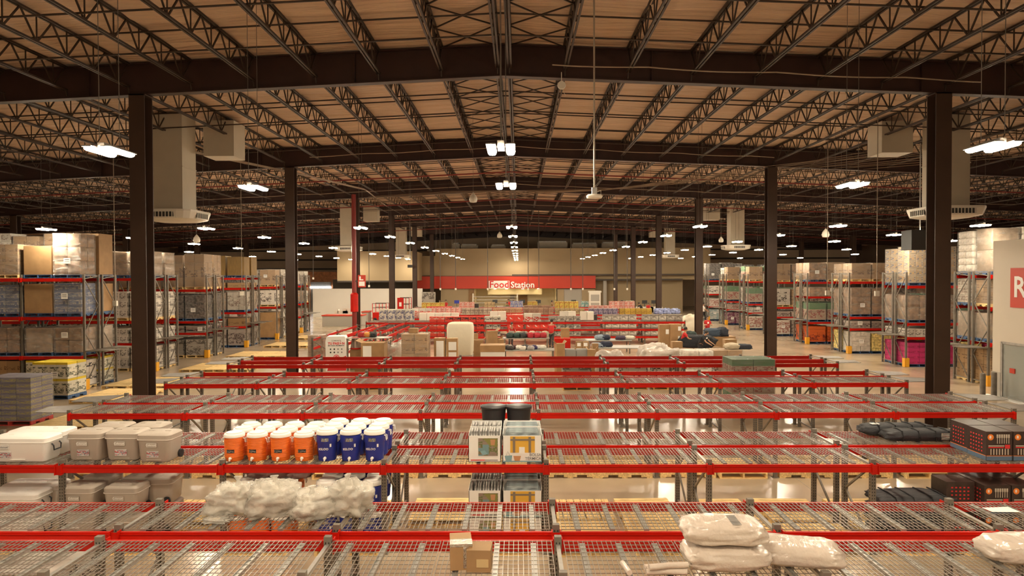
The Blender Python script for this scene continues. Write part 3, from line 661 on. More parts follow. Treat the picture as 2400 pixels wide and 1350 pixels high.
LROWS=[ # y, levels, floor/shelf styles from the aisle outwards per level (front rack)
 (26.5,(1.32,2.86,4.37),[['lamp','yel','kraft','blueb','kraft','whitew'],['foil','milky','foil','silver','kraftw'],['blueb','tall','blueb','kraft','foil'],['foil','tall','kraftw','kraftw','whitew']],[1.05,1.0,1.2,1.7]),
 (31.7,(1.33,2.36,4.36),[['white','white','tvred','kraft','white'],['white','white','kraft','foil'],['white','white','lamp','kraftw','foil'],['milky','milky','kraftw','foil','kraftw']],[1.05,.7,1.25,1.15]),
 (37.0,(1.37,2.0,3.72),[['sheets','sheets','mower','mower','sheets'],['mower','mower','kraft','mower'],['silver','silver','silver','silver'],['kraftw','kraftw','whitew','kraftw','foil']],[.9,.4,1.35,1.8]),
 (42.4,(1.33,2.2,3.72,4.35),[['jars','jars','white','jars'],['kraft','foil','kraft'],['whitew','milky','whitew'],['kraft','kraft','tvred'],['mattr','mattr','mattr','whitew']],[1.1,.5,1.15,.35,1.25]),
 (47.8,(2.3,3.7),[['tall','white','tvred','jars'],['white','whitew','white'],['kraftw','whitew','silver','whitew']],[1.9,1.05,1.1]),
 (53.2,(1.3,2.3,3.7),[['white','jars','white'],['tvred','white','tvred'],['foil','white','whitew'],['whitew','white','whitew']],[1.05,.6,.9,1.0])]
RROWS=[
 (26.9,(1.7,3.1,4.37),[['kraft','kraft','kraft'],['milky','milky','foil'],['kraftw','whitew','kraftw'],['milky','rolls','foil','milky']],[1.3,1.1,1.0,1.75]),
 (32.6,(1.43,2.1,3.87),[['pink','pink','ybag','pink','jars'],['white','white','cans'],['foil','foil','green','foil'],['circ','circ','whitew','whitew','milky']],[1.1,.42,1.25,1.75]),
 (38.2,(1.42,2.06,4.02),[['rolls','ybag','ybag','jars'],['jars','jars','jars'],['foil','foil','silver','foil'],['kraftw','kraftw','kraftw','foil']],[1.15,.42,1.5,.9]),
 (43.7,(1.4,3.03,3.96),[['orange','orange','cans','jars'],['green','green','green','foil'],['foil','kraftw','foil'],['foil','kraftw','kraftw','foil']],[1.05,1.15,.6,1.1]),
 (49.4,(1.4,2.1,3.9),[['cans','jars','cans','cans'],['jars','cans','jars'],['white','kraftw','whitew'],['kraftw','foil','kraftw','foil']],[1.1,.42,1.2,1.2]),
 (55.0,(1.4,2.1,3.9),[['cans','cans','jars'],['white','cans','jars'],['green','whitew','green'],['kraftw','green','kraftw']],[1.05,.45,1.2,1.1]),
 (60.7,(1.4,2.1,3.9),[['purp','cyan','purp'],['cans','jars','cans'],['green','whitew','green'],['kraftw','white','green']],[1.05,.45,1.2,1.1]),
 (66.4,(1.4,2.6,3.9),[['cyan','cyan','white'],['cans','white','cans'],['white','green','white'],['silver','silver','white']],[1.05,.8,.8,1.6])]
def fill(side,s,xa,rows):
    for ri,(y,lv,sty,hs) in enumerate(rows):
        nb=4 if ri<5 else 3
        rn=ORD[ri]
        tall_rack(xa,s,y,nb,lv,f'tall red and grey rack, front half of the {rn} {side} row',True)
        tall_rack(xa,s,y+1.16,nb,lv,f'tall red and grey rack, back half of the {rn} {side} row',False)
        for li,z in enumerate([0]+list(lv)):
            st=sty[li] if li<len(sty) else sty[-1]; h=hs[li] if li<len(hs) else hs[-1]
            top=(li==len(lv))
            for half in (0,1):
                cnt=(2*nb if top or li<2 or ri<2 else 2*nb-2) if half==0 else (4 if top else 2)
                for q in range(cnt):
                    if half==0 and not top and ri>2 and q>5: continue
                    if side=='right' and ri==0 and q>2: continue
                    if rnd.random()<.05 and q>1: continue
                    k=st[q%len(st)] if half==0 else st[(q+1)%len(st)]
                    hh=h*rnd.uniform(.93,1.0)
                    if top: hh=h*((.66,.70,.62,.72,.6,.66,.6,.6)[q-1] if (side,ri)==('left',0) and q and not half else (rnd.uniform(.68,1.0) if q>1 else rnd.uniform(.93,1)))
                    if k=='tall' and not top: hh=min(h,hh)
                    bx=q//2; xx=xa+s*(2.45*bx+.64+(q%2)*1.17)
                    w=1.06 if k not in('tall',) else 1.1
                    load(k,xx,y+.5+1.16*half,z+(.014 if li else .002),w,.94,hh-(.0 if top else .02),
                      f'{ST[k]["d"]}, {N1[q]} from aisle, {"floor" if li==0 else "top" if top else ["","lower","middle","upper","upper"][li]+" shelf"}, {rn} {side} row {"front" if half==0 else "back"}',
                      f'goods in the {side} racks',rz=rnd.uniform(-.02,.02),near=(y<35),pallet=(li==0 or top or h>.8),ticket=(rnd.random()<.35 and half==0))
fill('left',-1,-17.0,LROWS); fill('right',1,18.45,RROWS)
# loads standing in the left aisle
load('yel',-16.95,25.0,0,1.35,1.0,1.2,'white and yellow cartons on a blue pallet before the nearest left rack',rz=-.05,near=True,ticket=True)
load('purple',-15.2,20.6,0,1.35,1.0,1.3,'purple and yellow carton stack in film on red pallet at left edge',rz=0.02,near=True)
# ================================================================ goods on the low racks
SZ=SH+.022
cgrey=mat('warm grey cooler plastic',(.42,.36,.30),.45,bump=.05,bscale=60); cgl=mat('light cooler rim',(.58,.52,.46),.45); cwhite=mat('white cooler plastic',(.84,.80,.75),.4)
blk=mat('black plastic',(.02,.02,.022),.4); orj=mat('orange jug plastic',(.80,.17,.02),.4); bluj=mat('blue jug plastic',(.022,.035,.27),.38); wlid=mat('white lid plastic',(.85,.82,.76),.35)
stick=printed('sticker print',(.80,.78,.76),(.16,.14,.2),(.6,.08,.08),sc_=10,th=.58,z0=.1,z1=.9)
def cooler(kind,loc,label,group,rz=0):
    w,d,h=(.56,.44,.46) if kind=='grey' else (.95,.44,.40)
    body,rim,ink=(cgrey,cgl,paper) if kind=='grey' else (cwhite,cwhite,inkg)
    t=thing('cooler',label,'cooler',loc,rz,group)
    b=MB().loft([(0,w/2-.06,d/2-.05,.05),(.03,w/2-.035,d/2-.03,.06),(h*.76,w/2-.012,d/2-.01,.065)],body,5)
    b.box(-.12,.12,-d/2+.012,-d/2+.03,.035,.038,rim)
    link('body',b.mesh('b',True),t)
    link('rim',MB().loft([(h*.74,w/2-.01,d/2-.01,.07),(h*.765,w/2+.008,d/2+.008,.08),(h*.79,w/2+.008,d/2+.008,.08)],rim,5).mesh('r',True),t)
    l=MB().loft([(h*.79,w/2,d/2,.075),(h*.93,w/2,d/2,.075),(h*.975,w/2-.02,d/2-.02,.07),(h,w/2-.06,d/2-.06,.05)],body if kind=='grey' else cwhite,5)
    for sx in (-1,1): l.box(sx*w*.24-.04,sx*w*.24+.04,-.02,.02,h,h+.006,body)
    link('lid',l.mesh('l',True),t)
    px=-.02 if kind=='grey' else -w*.22; fy=-d/2-.004
    pl=link('logo_plate',MB().loft([(-.004,.085,.035,.008),(.004,.085,.035,.008)],body,2,Matrix.Rotation(PI/2,4,'X')).mesh('p'),t,(px,fy+.004,h*.60))
    text('lettering','Coleman',.042,ink,pl,(-.012,-.006,.002),bold=.0008)
    fr=MB(); 
    for z in (-.027,.027): fr.box(-.075,.08,-.0065,-.005,z-.002,z+.002,ink)
    for x in (-.077,.078): fr.box(x-.002,x+.002,-.0065,-.005,-.028,.028,ink)
    fr.lathe([(.009,-.001),(.009,.001)],ink,8,M=Matrix.Translation((.063,-.006,.002))@Matrix.Rotation(PI/2,4,'X'))
    link('logo_frame',fr.mesh('f'),pl)
    link('sticker',MB().box(-.095,.095,-.003,.006,-.05,.05,stick).mesh('s'),t,(px+.01,fy+.016,h*.28))
    for s in (-1,1) if kind=='white' else ():
        x=s*(w/2+.005); link('handle',MB().tube([(x,-.09,h*.68),(x+s*.03,-.09,h*.60),(x+s*.03,-.08,h*.42),(x+s*.03,.08,h*.42),(x+s*.03,.09,h*.60),(x,.09,h*.68)],.012,blk).mesh('h'),t)
    if kind=='grey':
        for s in (1,): link('wheel',MB().lathe([(.03,-.02),(.065,-.018),(.07,0),(.065,.018),(.03,.02)],blk,18,M=Matrix.Rotation(PI/2,4,'Y')).mesh('w',True),t,(w/2-.012,s*.13,.072))
    return t
G='coolers on the third low rack'
cw0=cooler('white',(at(60,1060,10.98).x,11.0,SZ),'large white cooler with black side handles, front left on the third rack',G)
dup(cw0,(at(100,1040,11.45).x,11.46,SZ),.02,'large white cooler behind the front white one on the third rack')
gg=[(214,11.07),(297,11.05),(371,10.95)]
cg0=cooler('grey',(at(214,1050,11.07).x,11.08,SZ),'grey wheeled cooler, leftmost of the three in front on the rack',G)
dup(cg0,(at(300,1050,11.07).x+.0,11.09,SZ),0,'grey wheeled cooler, middle of the three in front on the rack')
dup(cg0,(at(371,1050,10.97).x+.03,10.98,SZ),-.04,'grey wheeled cooler, rightmost of the three in front, black wheel showing')
dup(cg0,(at(268,1000,11.55).x,11.56,SZ),.02,'grey cooler in the second row, left one behind the front three')
dup(cg0,(at(350,1000,11.5).x,11.56,SZ),-.02,'grey cooler in the second row, right one behind the front three')
# stacks below on pallets
pal(at(60,1150,11.2).x,11.22,PI/2,'pine pallet under the white cooler stack','pallets under goods of the third low rack')
pal(at(190,1150,11.2).x+.1,11.24,0,'pine pallet under the left grey cooler stack','pallets under goods of the third low rack')
pal(at(300,1150,11.2).x+.2,11.24,0,'pine pallet under the right grey cooler stack','pallets under goods of the third low rack')
for tier in (0,1):
    z=.137+tier*.41; tn=['lower','upper'][tier]
    for r_ in (0,1):
        dup(cw0,(at(40,1150,11).x,10.98+.47*r_,z),.01,f'white cooler stacked on a floor pallet, {tn} tier, {["front","back"][r_]} one','coolers stacked under the third low rack')
    z=.137+tier*.462
    for c,px in enumerate((198,300)):
        for r_ in (0,1): 
            dup(cg0,(at(px,1150,11).x,10.98+.47*r_,z),.0,f'grey cooler stacked below the rack, {tn} tier, {["left","right"][c]} column, {["front","back"][r_]} one','coolers stacked under the third low rack')
dup(cg0,(at(376,1150,11.5).x+.08,11.5,.137+.47),-PI/2+.1,'grey cooler turned sideways beside the lower stack, black wheel outward','coolers stacked under the third low rack')
dup(cg0,(at(376,1150,11.5).x+.08,11.5,.137),-PI/2+.1,'grey cooler turned sideways at the bottom of the lower stack','coolers stacked under the third low rack')
igm=printed('blue jug sticker',(.03,.05,.2),(.6,.45,.08),(.5,.55,.6),sc_=9,th=.5,z0=0,z1=.8)
ogm=printed('black jug sticker',(.02,.02,.02),(.55,.52,.5),sc_=7,th=.6,z0=.2,z1=.8)
def jug(kind,loc,label,group,rz=0):
    r,h=(.158,.45) if kind=='orange' else (.165,.50); t=thing('drink_jug',label,'drink jug',loc,rz,group); m=orj if kind=='orange' else bluj
    if kind=='orange':
        pr=[(r*.86,0),(r*.9,.015),(r*.9,.06)]; z=.06
        while z<h*.84: pr+=[(r*.93+z*.012,z),(r*.955+z*.012,z+.006),(r*.955+z*.012,z+.016),(r*.93+z*.012,z+.022)]; z+=.022
    else: pr=[(r*.82,0),(r*.86,.012),(r*.88,.12),(r*.93,.15),(r*.94,h*.55),(r*1.0,h*.58),(r*1.0,h*.82)]
    link('body',MB().lathe(pr,m,28).mesh('b',True),t)
    n=28; lid=MB().lathe([(r*.97,h*.835),(r*1.04,h*.845),(r*1.04,h*.91),(r*.98,h*.95),(r*.80,h*.965),(r*.78,h),(r*.70,h*1.005)],wlid,n); link('lid',lid.mesh('l',True),t)
    for s in (-1,1):
        x=s*r*.99; pts=[(x,-.03,h*.80),(x+s*.03,-.035,h*.78),(x+s*.035,-.03,h*.66),(x+s*.03,0,h*.62),(x+s*.035,.03,h*.66),(x+s*.03,.035,h*.78),(x,.03,h*.80)]
        link('handle',MB().tube(pts,.008,wlid,6).mesh('h',True),t)
    sp=MB().lathe([(.024,0),(.024,.03),(.012,.035),(.012,.05)],wlid,12,M=Matrix.Translation((.0,-r*.88,.055))@Matrix.Rotation(PI/2,4,'X')); sp.box(-.01,.01,-r*.9-.05,-r*.9-.03,.02,.055,wlid)
    link('spigot',sp.mesh('s'),t)
    def dec(z0,z1,a0,a1,mm,rr):
        vs=[];k=8
        for i in range(k+1):
            a=-PI/2+a0+(a1-a0)*i/k
            for z in (z0,z1): vs.append((rr*math.cos(a),rr*math.sin(a),z))
        return MB().add(vs,[(2*i,2*i+2,2*i+3,2*i+1) for i in range(k)],mm).mesh('sticker')
    if kind=='orange': link('sticker',dec(h*.31,h*.43,-.42,.42,ogm,r*.975),t)
    else:
        link('sticker',dec(h*.64,h*.77,-.36,.36,igm,r*1.012),t); link('tag',dec(h*.46,h*.56,.48,.66,paper,r*.955),t)
        text('lettering','IGLOO',.05,paper,t,(-.02,-r*.975,h*.40),bold=.001)
    return t
o0=jug('orange',(0,0,-5),'x','x'); b0=jug('blue',(0,0,-5),'x','x')
rown=['front row','middle row','back row']; first={'o':1,'b':1}
def putj(k,loc,label,group,rz):
    src=o0 if k=='o' else b0
    if first[k]: first[k]=0; src.location=loc; src.rotation_euler=(0,0,rz); src['label']=label; src['group']=group; return
    dup(src,loc,rz,label,group)
for r_ in range(3):
    for c,px in enumerate((549,602,657,712)):
        x=at(px,1060,10.93).x
        putj('o',(x,10.95+.35*r_+rnd.uniform(-.015,.015),SZ),f'orange drink jug with white lid, {N1[c]} from left in the {rown[r_]} on the rack','orange drink jugs on the rack',rnd.uniform(-.3,.25))
    for c,px in enumerate((767,822,878)):
        x=at(px,1060,10.95).x
        putj('b',(x,10.96+.355*r_,SZ),f'blue drink jug with white lid, {N1[c]} from left in the {rown[r_]} on the rack','blue drink jugs on the rack',rnd.uniform(-.15,.15))
pal(-4.2,11.24,0,'pine pallet under the orange jug stack','pallets under goods of the third low rack',me=PW); pal(-2.72,11.24,0,'pine pallet under the blue jug stack','pallets under goods of the third low rack')
for tier in (0,1):
    tn=['lower','upper'][tier]
    for r_ in range(3):
        for c in range(3):
            if r_==2 and tier==0: continue
            putj('o',(-4.54+.35*c,10.92+.35*r_,.137+.455*tier),f'orange drink jug below the rack, {tn} tier, {rown[r_]}, {N1[c]} from left','orange drink jugs below the rack',0)
            putj('b',(-3.1+.37*c,10.93+.36*r_,.137+.507*tier-.0),f'blue drink jug below the rack, {tn} tier, {rown[r_]}, {N1[c]} from left','blue drink jugs below the rack',0)
def blob(name,label,cat,loc,dim,m,seed=0,rough=.22,group=None,rz=0,n=(34,20),sq=.55,fr=3.0,flat=.35):
    """soft lumpy bag: superellipsoid pushed about by noise, flat underneath"""
    vs=[];fs=[];A,B=n
    for j in range(B+1):
        ph=-PI/2+PI*j/B
        for i in range(A):
            th=2*PI*i/A
            def sp(v,e): return math.copysign(abs(v)**e,v)
            x=sp(math.cos(ph),sq)*sp(math.cos(th),sq); y=sp(math.cos(ph),sq)*sp(math.sin(th),sq); z=sp(math.sin(ph),.8)
            v=Vector((x,y,z)); q=1+rough*noise.fractal(v*fr+Vector((seed*3.1,seed,0)),.8,2.1,4)
            v=Vector((v.x*dim[0]/2*q,v.y*dim[1]/2*q,v.z*dim[2]/2*q)); v.z=max(v.z,-dim[2]/2*flat*2 if flat<.5 else -dim[2]/2)
            vs.append((v.x,v.y,v.z))
    mn=min(v[2] for v in vs); vs=[(a,b,c-mn) for a,b,c in vs]
    for j in range(B):
        for i in range(A): k=(i+1)%A; fs.append((j*A+i,j*A+k,(j+1)*A+k,(j+1)*A+i))
    me=MB().add(vs,fs,m).mesh(name); sm(me,180)
    return tag(link(name,me,None,loc,rz),label,cat,group)
pinkf=mat('pinkish film bag',(.30,.18,.16),.3,bump=.8,bscale=8,spec=.8)
for i,(px,w_) in enumerate(((618,.42),(665,.46),(712,.40))):
    p=at(px,1140,11.55); blob('film_bag',f'pinkish folded film bag on the orange jugs below the rack, {N1[i]} from left','bag',(p.x,11.5,1.05),(w_,.5,.16),pinkf,i,.2,'pinkish film bags')
for i,(px,Y,w_,h_,lb) in enumerate(((548,8.5,.55,.42,'leftmost'),(640,8.45,.62,.44,'second from left, largest'),(735,8.4,.58,.34,'third from left, flattest'),(822,8.5,.40,.46,'rightmost, standing upright'))):
    p=at(px,1190,Y); bl=blob('film_bag',f'crumpled bag of clear plastic film on the second rack, {lb}','bag',(p.x,Y,SZ),(w_*1.05,.5,h_),bagm,i+10,.30,'crumpled clear film bags',fr=1.5,n=(60,40),rz=i*.4)
    inner=link('crumpled_film',bl.data.copy(),bl,(0,0,.01),scale=(.9,.9,.9)); inner.data.materials.clear(); inner.data.materials.append(bagin)
    link('tied_end',MB().loft([(h_*.80,.035,.03,.02),(h_*.94,.018,.018,.01),(h_*1.06,.05,.03,.02)],bagm,4).mesh('e',True),bl,(.06-.04*i,0,0))
blob('film_scrap','flat scrap of clear film lying left of the crumpled bags','film',(at(508,1213,8.15).x,8.2,SZ),(.3,.22,.05),bagm,31,.6)
# bag display trays
tray_p=printed('towel photo print',(.40,.30,.24),(.20,.24,.08),(.25,.42,.45),sc_=3.5,th=.5,z0=0,z1=1); yb=mat('yellow bag cloth',(.70,.40,.05),.7); khaki=mat('khaki strap',(.22,.17,.12),.7); teal=mat('teal print',(.22,.38,.42),.6); orp=mat('orange brown print',(.5,.25,.12),.6)
stripe=mat('grey striped fabric',(.34,.32,.30),.8,var=.9,vscale=14,stretch=(1,1,.6)); stripe2=mat('blue grey folded fabric',(.26,.30,.31),.8,var=.6,vscale=8,stretch=(.6,1,3))
def tray(kind,loc,label,front=True):
    w,d,h=(.51,.42,.42) if kind=='towel' else (.62,.42,.42)
    t=thing('display_tray',label,'display tray',loc,0,'cardboard display trays')
    b=MB().box(-w/2,w/2,-d/2,-d/2+.008,0,h,paper).box(-w/2,w/2,d/2-.008,d/2,0,h+.06,paper).box(-w/2,-w/2+.008,-d/2,d/2,0,h+.03,paper).box(w/2-.008,w/2,-d/2,d/2,0,h+.03,paper).box(-w/2,w/2,-d/2,d/2,0,.008,paper)
    link('box',b.mesh('b'),t); y=-d/2-.003
    if kind=='towel':
        link('photo_panel',MB().box(-.10,.21,y,y+.003,.10,.38,tray_p).mesh('p'),t)
        a=MB().add([(-.02,y-.001,.375),(.20,y-.001,.375),(.20,y-.001,.24),(.08,y-.001,.26)],[(0,1,2,3)[::-1]],mat('olive print',(.22,.22,.06),.6)); 
        link('printed_corner',a.mesh('c'),t)
        link('printed_basket',MB().add([(.09,y-.002,.36),(.17,y-.002,.36),(.16,y-.002,.27),(.10,y-.002,.27)],[(3,2,1,0)],orp).add([(-.07,y-.002,.17),(.0,y-.002,.19),(.05,y-.002,.13),(-.03,y-.002,.11)],[(3,2,1,0)],teal).mesh('k'),t)
        link('colour_strip',MB().box(-.22,.0,y-.0,y+.003,.025,.04,inkr).box(.0,.21,y-.0,y+.003,.025,.04,inkg).mesh('s'),t)
    else:
        link('window_bag',MB().box(-.19,.20,y,y+.003,.15,.41,yb).box(-.15,-.11,y-.002,y,.15,.40,khaki).box(.10,.14,y-.002,y,.15,.40,khaki).box(-.19,.20,y-.003,y,.34,.37,khaki).box(-.05,.04,y-.004,y,.13,.24,paper).mesh('w'),t)
        pr=MB().add([(-.28,y-.001,.10),(-.16,y-.001,.11),(-.17,y-.001,.02),(-.26,y-.001,.02)],[(0,1,2,3)[::-1]],teal).add([(-.14,y-.001,.10),(-.02,y-.001,.10),(-.04,y-.001,.02),(-.12,y-.001,.02)],[(0,1,2,3)[::-1]],orp)
        pr.tube([(-.26,y,.10),(-.23,y,.17),(-.19,y,.10)],.003,inkg,5); link('printed_bags',pr.mesh('p'),t)
        link('colour_strip',MB().box(-.30,.31,y,y+.002,.0,.022,teal).mesh('s'),t)
        text('lettering','BOLSA',.062,inkg,t,(.30,y-.001,.115),align='RIGHT',bold=.001); text('lettering','T\u00c9RMICA',.062,inkg,t,(.30,y-.001,.055),align='RIGHT',bold=.001)
    return t
def folded(kind,loc,n,label,w):
    for i in range(n):
        if kind=='towel':
            me=MB().loft([(0,.018,.17,.012),(.40,.02,.175,.015),(.47,.012,.15,.01)],stripe,3).mesh('folded_bag',True); o=link('folded_bag',me,None,(loc[0]-w/2+.045+(w-.09)*i/(n-1),loc[1],loc[2]+.01),rot=(0,rnd.uniform(-.03,.03),0))
        else:
            me=MB().loft([(0,w/2-.03,.02,.012),(.40,w/2-.03,.022,.015),(.46,w/2-.05,.012,.01)],stripe2,3).mesh('folded_bag',True); o=link('folded_bag',me,None,(loc[0],loc[1]-.15+.30*i/(n-1),loc[2]+.01))
        tag(o,f'{label}, {N1[i]}','folded bag',label)
for j,(zz,nm) in enumerate(((SZ,'on third rack'),(.137+.44,'below, upper tier'),(.137,'below, lower tier'))):
    for r_ in (0,1):
        if j==2 and r_: continue
        y=10.98+.44*r_; fb=['front','back'][r_]
        xa=at(1136,1060,10.8).x; xb=at(1224,1060,10.8).x
        tray('towel',(xa,y,zz),f'white display tray with beach photo, {fb} one, {nm}'); tray('bolsa',(xb,y,zz),f'white display tray with yellow bag window, {fb} one, {nm}')
        if j<2:
            folded('towel',(xa,y,zz),10,f'grey striped folded bag in {fb} beach photo tray {nm}',.5)
            folded('bolsa',(xb,y,zz),5,f'blue grey folded bag in {fb} yellow window tray {nm}',.6)
pal(-.25,11.24,0,'pine pallet under the display trays','pallets under goods of the third low rack')
for j,(zz,nm) in enumerate(((SZ,'on the fourth rack behind the trays'),(.137,'on the floor behind the trays'))):
    for c in (0,1):
        x=at((1157,1216)[c],990,12.3).x
        t=thing('tub',f'black round plastic tub {nm}, {["left","right"][c]} one','tub',(x,12.32,zz),0,'black tubs')
        link('bucket',MB().lathe([(.17,0),(.18,.02),(.222,.56),(.235,.57),(.237,.60),(.222,.60),(.21,.55),(.17,.04),(.01,.04)],blk,28).mesh('b',True),t)
        link('rim',MB().lathe([(.236,.565),(.243,.575),(.243,.60),(.236,.605)],blk,28).mesh('r',True),t)
pal(-.2,12.44,0,'pine pallet under the black tubs on the floor','pallets under goods of the third low rack')
# black tent bags at right
tent=mat('black tent bag cloth',(.028,.028,.032),.6,bump=.7,bscale=5,stretch=(1,3,2)); strapm=mat('black strap',(.006,.006,.007),.5)
def tentbag(loc,dim,label,rz=0,seed=0,grp='black folded tent bags'):
    w,d,h=dim; o=blob('tent_bag',label,'bag',loc,dim,tent,seed,.10,grp,rz,(40,18),.35,3.0,.5)
    for x in (-.3,-.08,.15,.33): link('strap',MB().tube([(x*w,-d/2*1.03,.01),(x*w,-d/2*1.06,h*.5),(x*w,-d*.44,h*.98),(x*w,0,h*1.07),(x*w,d*.44,h*.98)],.012,strapm,6).mesh('s'),o)
    return o
o=tentbag((7.15,12.22,SZ),(1.3,.36,.19),'black folded tent bag, front one of the heap on the right',0,1); link('plastic_tag',MB().box(.28,.42,-.20,-.19,.04,.16,wrapd).mesh('t'),o)
o=tentbag((6.95,12.6,SZ),(1.35,.36,.21),'black folded tent bag with white label, behind the front one',.03,2); link('label_tag',MB().box(-.5,-.36,-.1,.0,.215,.225,paper).mesh('t'),o)
pal(6.5,11.2,PI/2,'pine pallet under the black tent bags','pallets under goods of the third low rack'); pal(7.72,11.24,0,'pine pallet under the dark cutlery boxes','pallets under goods of the third low rack')
for i in range(4): tentbag((6.42,11.2,.137+.172*i),(1.3,.6,.18),f'black tent bag in the stack below the rack, {N1[i]} from the floor',rnd.uniform(-.04,.04),5+i)
darkbox=mat('dark brown printed box',(.045,.028,.022),.4,var=.2); cut=mat('cream cutlery print',(.55,.48,.38),.5); orang=mat('orange roundel',(.80,.22,.03),.5); bluep=mat('slate blue print',(.10,.16,.24),.5)
def cbox(loc,label,rz=0):
    w,d,h=.41,.45,.46; t=thing('cutlery_box',label,'box',loc,rz,'dark cutlery boxes')
    link('carton',MB().box(-w/2,w/2,-d/2,d/2,0,h,darkbox).mesh('c'),t)
    for s,M in ((0,Matrix()),(1,Matrix.Rotation(-PI/2,4,'Z')@Matrix.Translation((0,-(w-d)/2*-1*-1*0,0)))):
        ww=w if s==0 else d; y=(-d/2 if s==0 else -w/2)-.002; a=MB()
        if s: M=Matrix.Rotation(-PI/2,4,'Z')
        a.box(-ww/2+.005,ww/2-.005,y,y+.002,0,.07,bluep,M).box(-ww/2+.005,ww/2-.005,y-.0005,y+.001,.07,.078,orang,M)
        if s==0:
            for i in range(6):
                x=-.03+i*.036; a.box(x-.005,x+.005,y-.001,y,.27,.38,cut,M).box(x-.013,x+.013,y-.001,y,.36,.415,cut,M)
            for i in range(7): x=-.13+i*.045; a.box(x-.008,x+.008,y-.001,y,.09,.185,cut,M)
            a.box(-.17,.08,y-.001,y,.225,.24,cut,M).box(-.17,.07,y-.001,y,.20,.215,inkr,M).box(.09,.17,y-.001,y,.19,.25,inkr,M)
        else:
            for i in range(5):
                for j in range(5): a.box(-.15+i*.065,-.12+i*.065,y-.001,y,.12+j*.06,.14+j*.06,inkr,M)
        link('printed_face',a.mesh('f'),t)
    r=link('roundel',MB().lathe([(.048,0),(.048,.002)],orang,20,M=Matrix.Rotation(PI/2,4,'X')).mesh('r'),t,(-.135,-d/2,.37))
    text('lettering','8',.06,paper,r,(-.006,-.003,0),bold=.002)
    return t
c0=cbox((at(2335,1050,10.9).x,11.06,SZ),'dark cutlery box with orange 8 roundel, left front one on the rack')
dup(c0,(c0.location.x+.43,11.06,SZ),0,'dark cutlery box with orange 8 roundel, right front one on the rack')
dup(c0,(c0.location.x+.02,11.54,SZ),0,'dark cutlery box behind the left front one on the rack'); dup(c0,(c0.location.x+.45,11.54,SZ),0,'dark cutlery box behind the right front one on the rack')
x_=at(2318,1160,11).x
for tier in (0,1):
    for r_ in (0,1):
        for c in range(2): dup(c0,(x_+.43*c,11.03+.46*r_,.137+.465*tier),0,f'dark cutlery box below the rack, {["lower","upper"][tier]} tier, {["left","right"][c]} column, {["front","back"][r_]}')
    dup(c0,(x_-.46,11.2,.137+.465*tier),.0+PI/2,f'dark cutlery box turned sideways at the left of the lower stack, {["lower","upper"][tier]} one')
# things on the two closest racks
def pillow(px,py,Y,dim,label,rz,seed,z=SZ,printed_=False):
    x=at(px,py,Y).x; o=blob('foam_bundle',label,'bundle',(x,Y,z),dim,foam,seed,.10,'foam bundles in clear film',rz,(48,24),.42,2.2,.5)
    if printed_:
        a=MB(); w,d,h=dim
        for i in range(9): a.box(.06,.15,-d*.36+i*.032,-d*.36+i*.032+.012,h*1.0+.004,h*1.0+.008,inkg)
        o2=link('printed_lines',a.mesh('l'),o)
    return o
pillow(1700,1300,6.93,(.84,.50,.23),'white foam bundle in clear film, lower one of the stacked pair near the bottom',.05,41)
pillow(1692,1260,6.98,(.82,.50,.22),'white foam bundle in clear film with grey print, upper one of the stacked pair',-.04,42,SZ+.232,True)
pillow(1862,1300,7.03,(.92,.52,.21),'white foam bundle in clear film lying alone right of the stacked pair',-.25,43)
pillow(2385,1300,7.1,(.75,.45,.22),'white foam bundle in clear film at the bottom right corner',.1,44)
for i in range(4):
    p=at(1560,1335,6.72); tag(link('foam_tube',MB().tube([(-.2,0,.03),(.0,.01,.033),(.2,0,.03)],.03,foam,12).mesh('f',True),None,(p.x+(i%2)*.02,6.68+.065*(i%3),SZ+(.06 if i==3 else 0)),.05*i),f'short foam tube in film left of the foam bundles, {N1[i]} of the pile','foam tube','foam tubes')
tag(link('foam_tube',MB().tube([(0,-.12,.03),(0,.12,.03)],.028,foam,12).mesh('f',True),None,(at(1468,1340,6.75).x,6.78,SZ),.15),'single short white foam tube lying apart on the closest rack','foam tube')
t=thing('carton','brown carton with shiny foil tape leaning on the closest rack, left one','carton',(at(1078,1300,6.85).x,6.95,SZ),.12)
cm=MB().box(-.11,.11,-.16,.16,0,.26,kraft); link('carton_body',cm.mesh('c'),t)
silver=mat('silver foil tape',(.6,.55,.48),.2,.8,bump=.8,bscale=30)
link('foil_tape',MB().box(-.112,.112,-.163,-.02,.235,.264,silver).box(.02,.07,-.165,-.158,.02,.24,silver).mesh('t'),t)
t=thing('carton','brown carton with a paper label beside the foil taped one on the closest rack','carton',(at(1112,1320,6.8).x+.05,6.86,SZ),-.05)
link('carton_body',MB().box(-.12,.12,-.12,.12,0,.22,kraft).mesh('c'),t); link('paper_label',MB().box(-.02,.10,-.125,-.12,.05,.13,tape).mesh('l'),t)
tag(link('paper_sheet',MB().add([(-.17,-.07,0),(.17,-.09,.004),(.13,.08,.012),(-.2,.07,.004),(-.17,-.07,.002),(.17,-.09,.006),(.13,.08,.014),(-.2,.07,.006)],[(3,2,1,0),(4,5,6,7),(0,1,5,4),(1,2,6,5),(2,3,7,6),(3,0,4,7)],paper).mesh('p'),None,(at(2348,1195,8.55).x,8.55,SZ)),'white sheet of paper lying on the second rack at far right','paper')
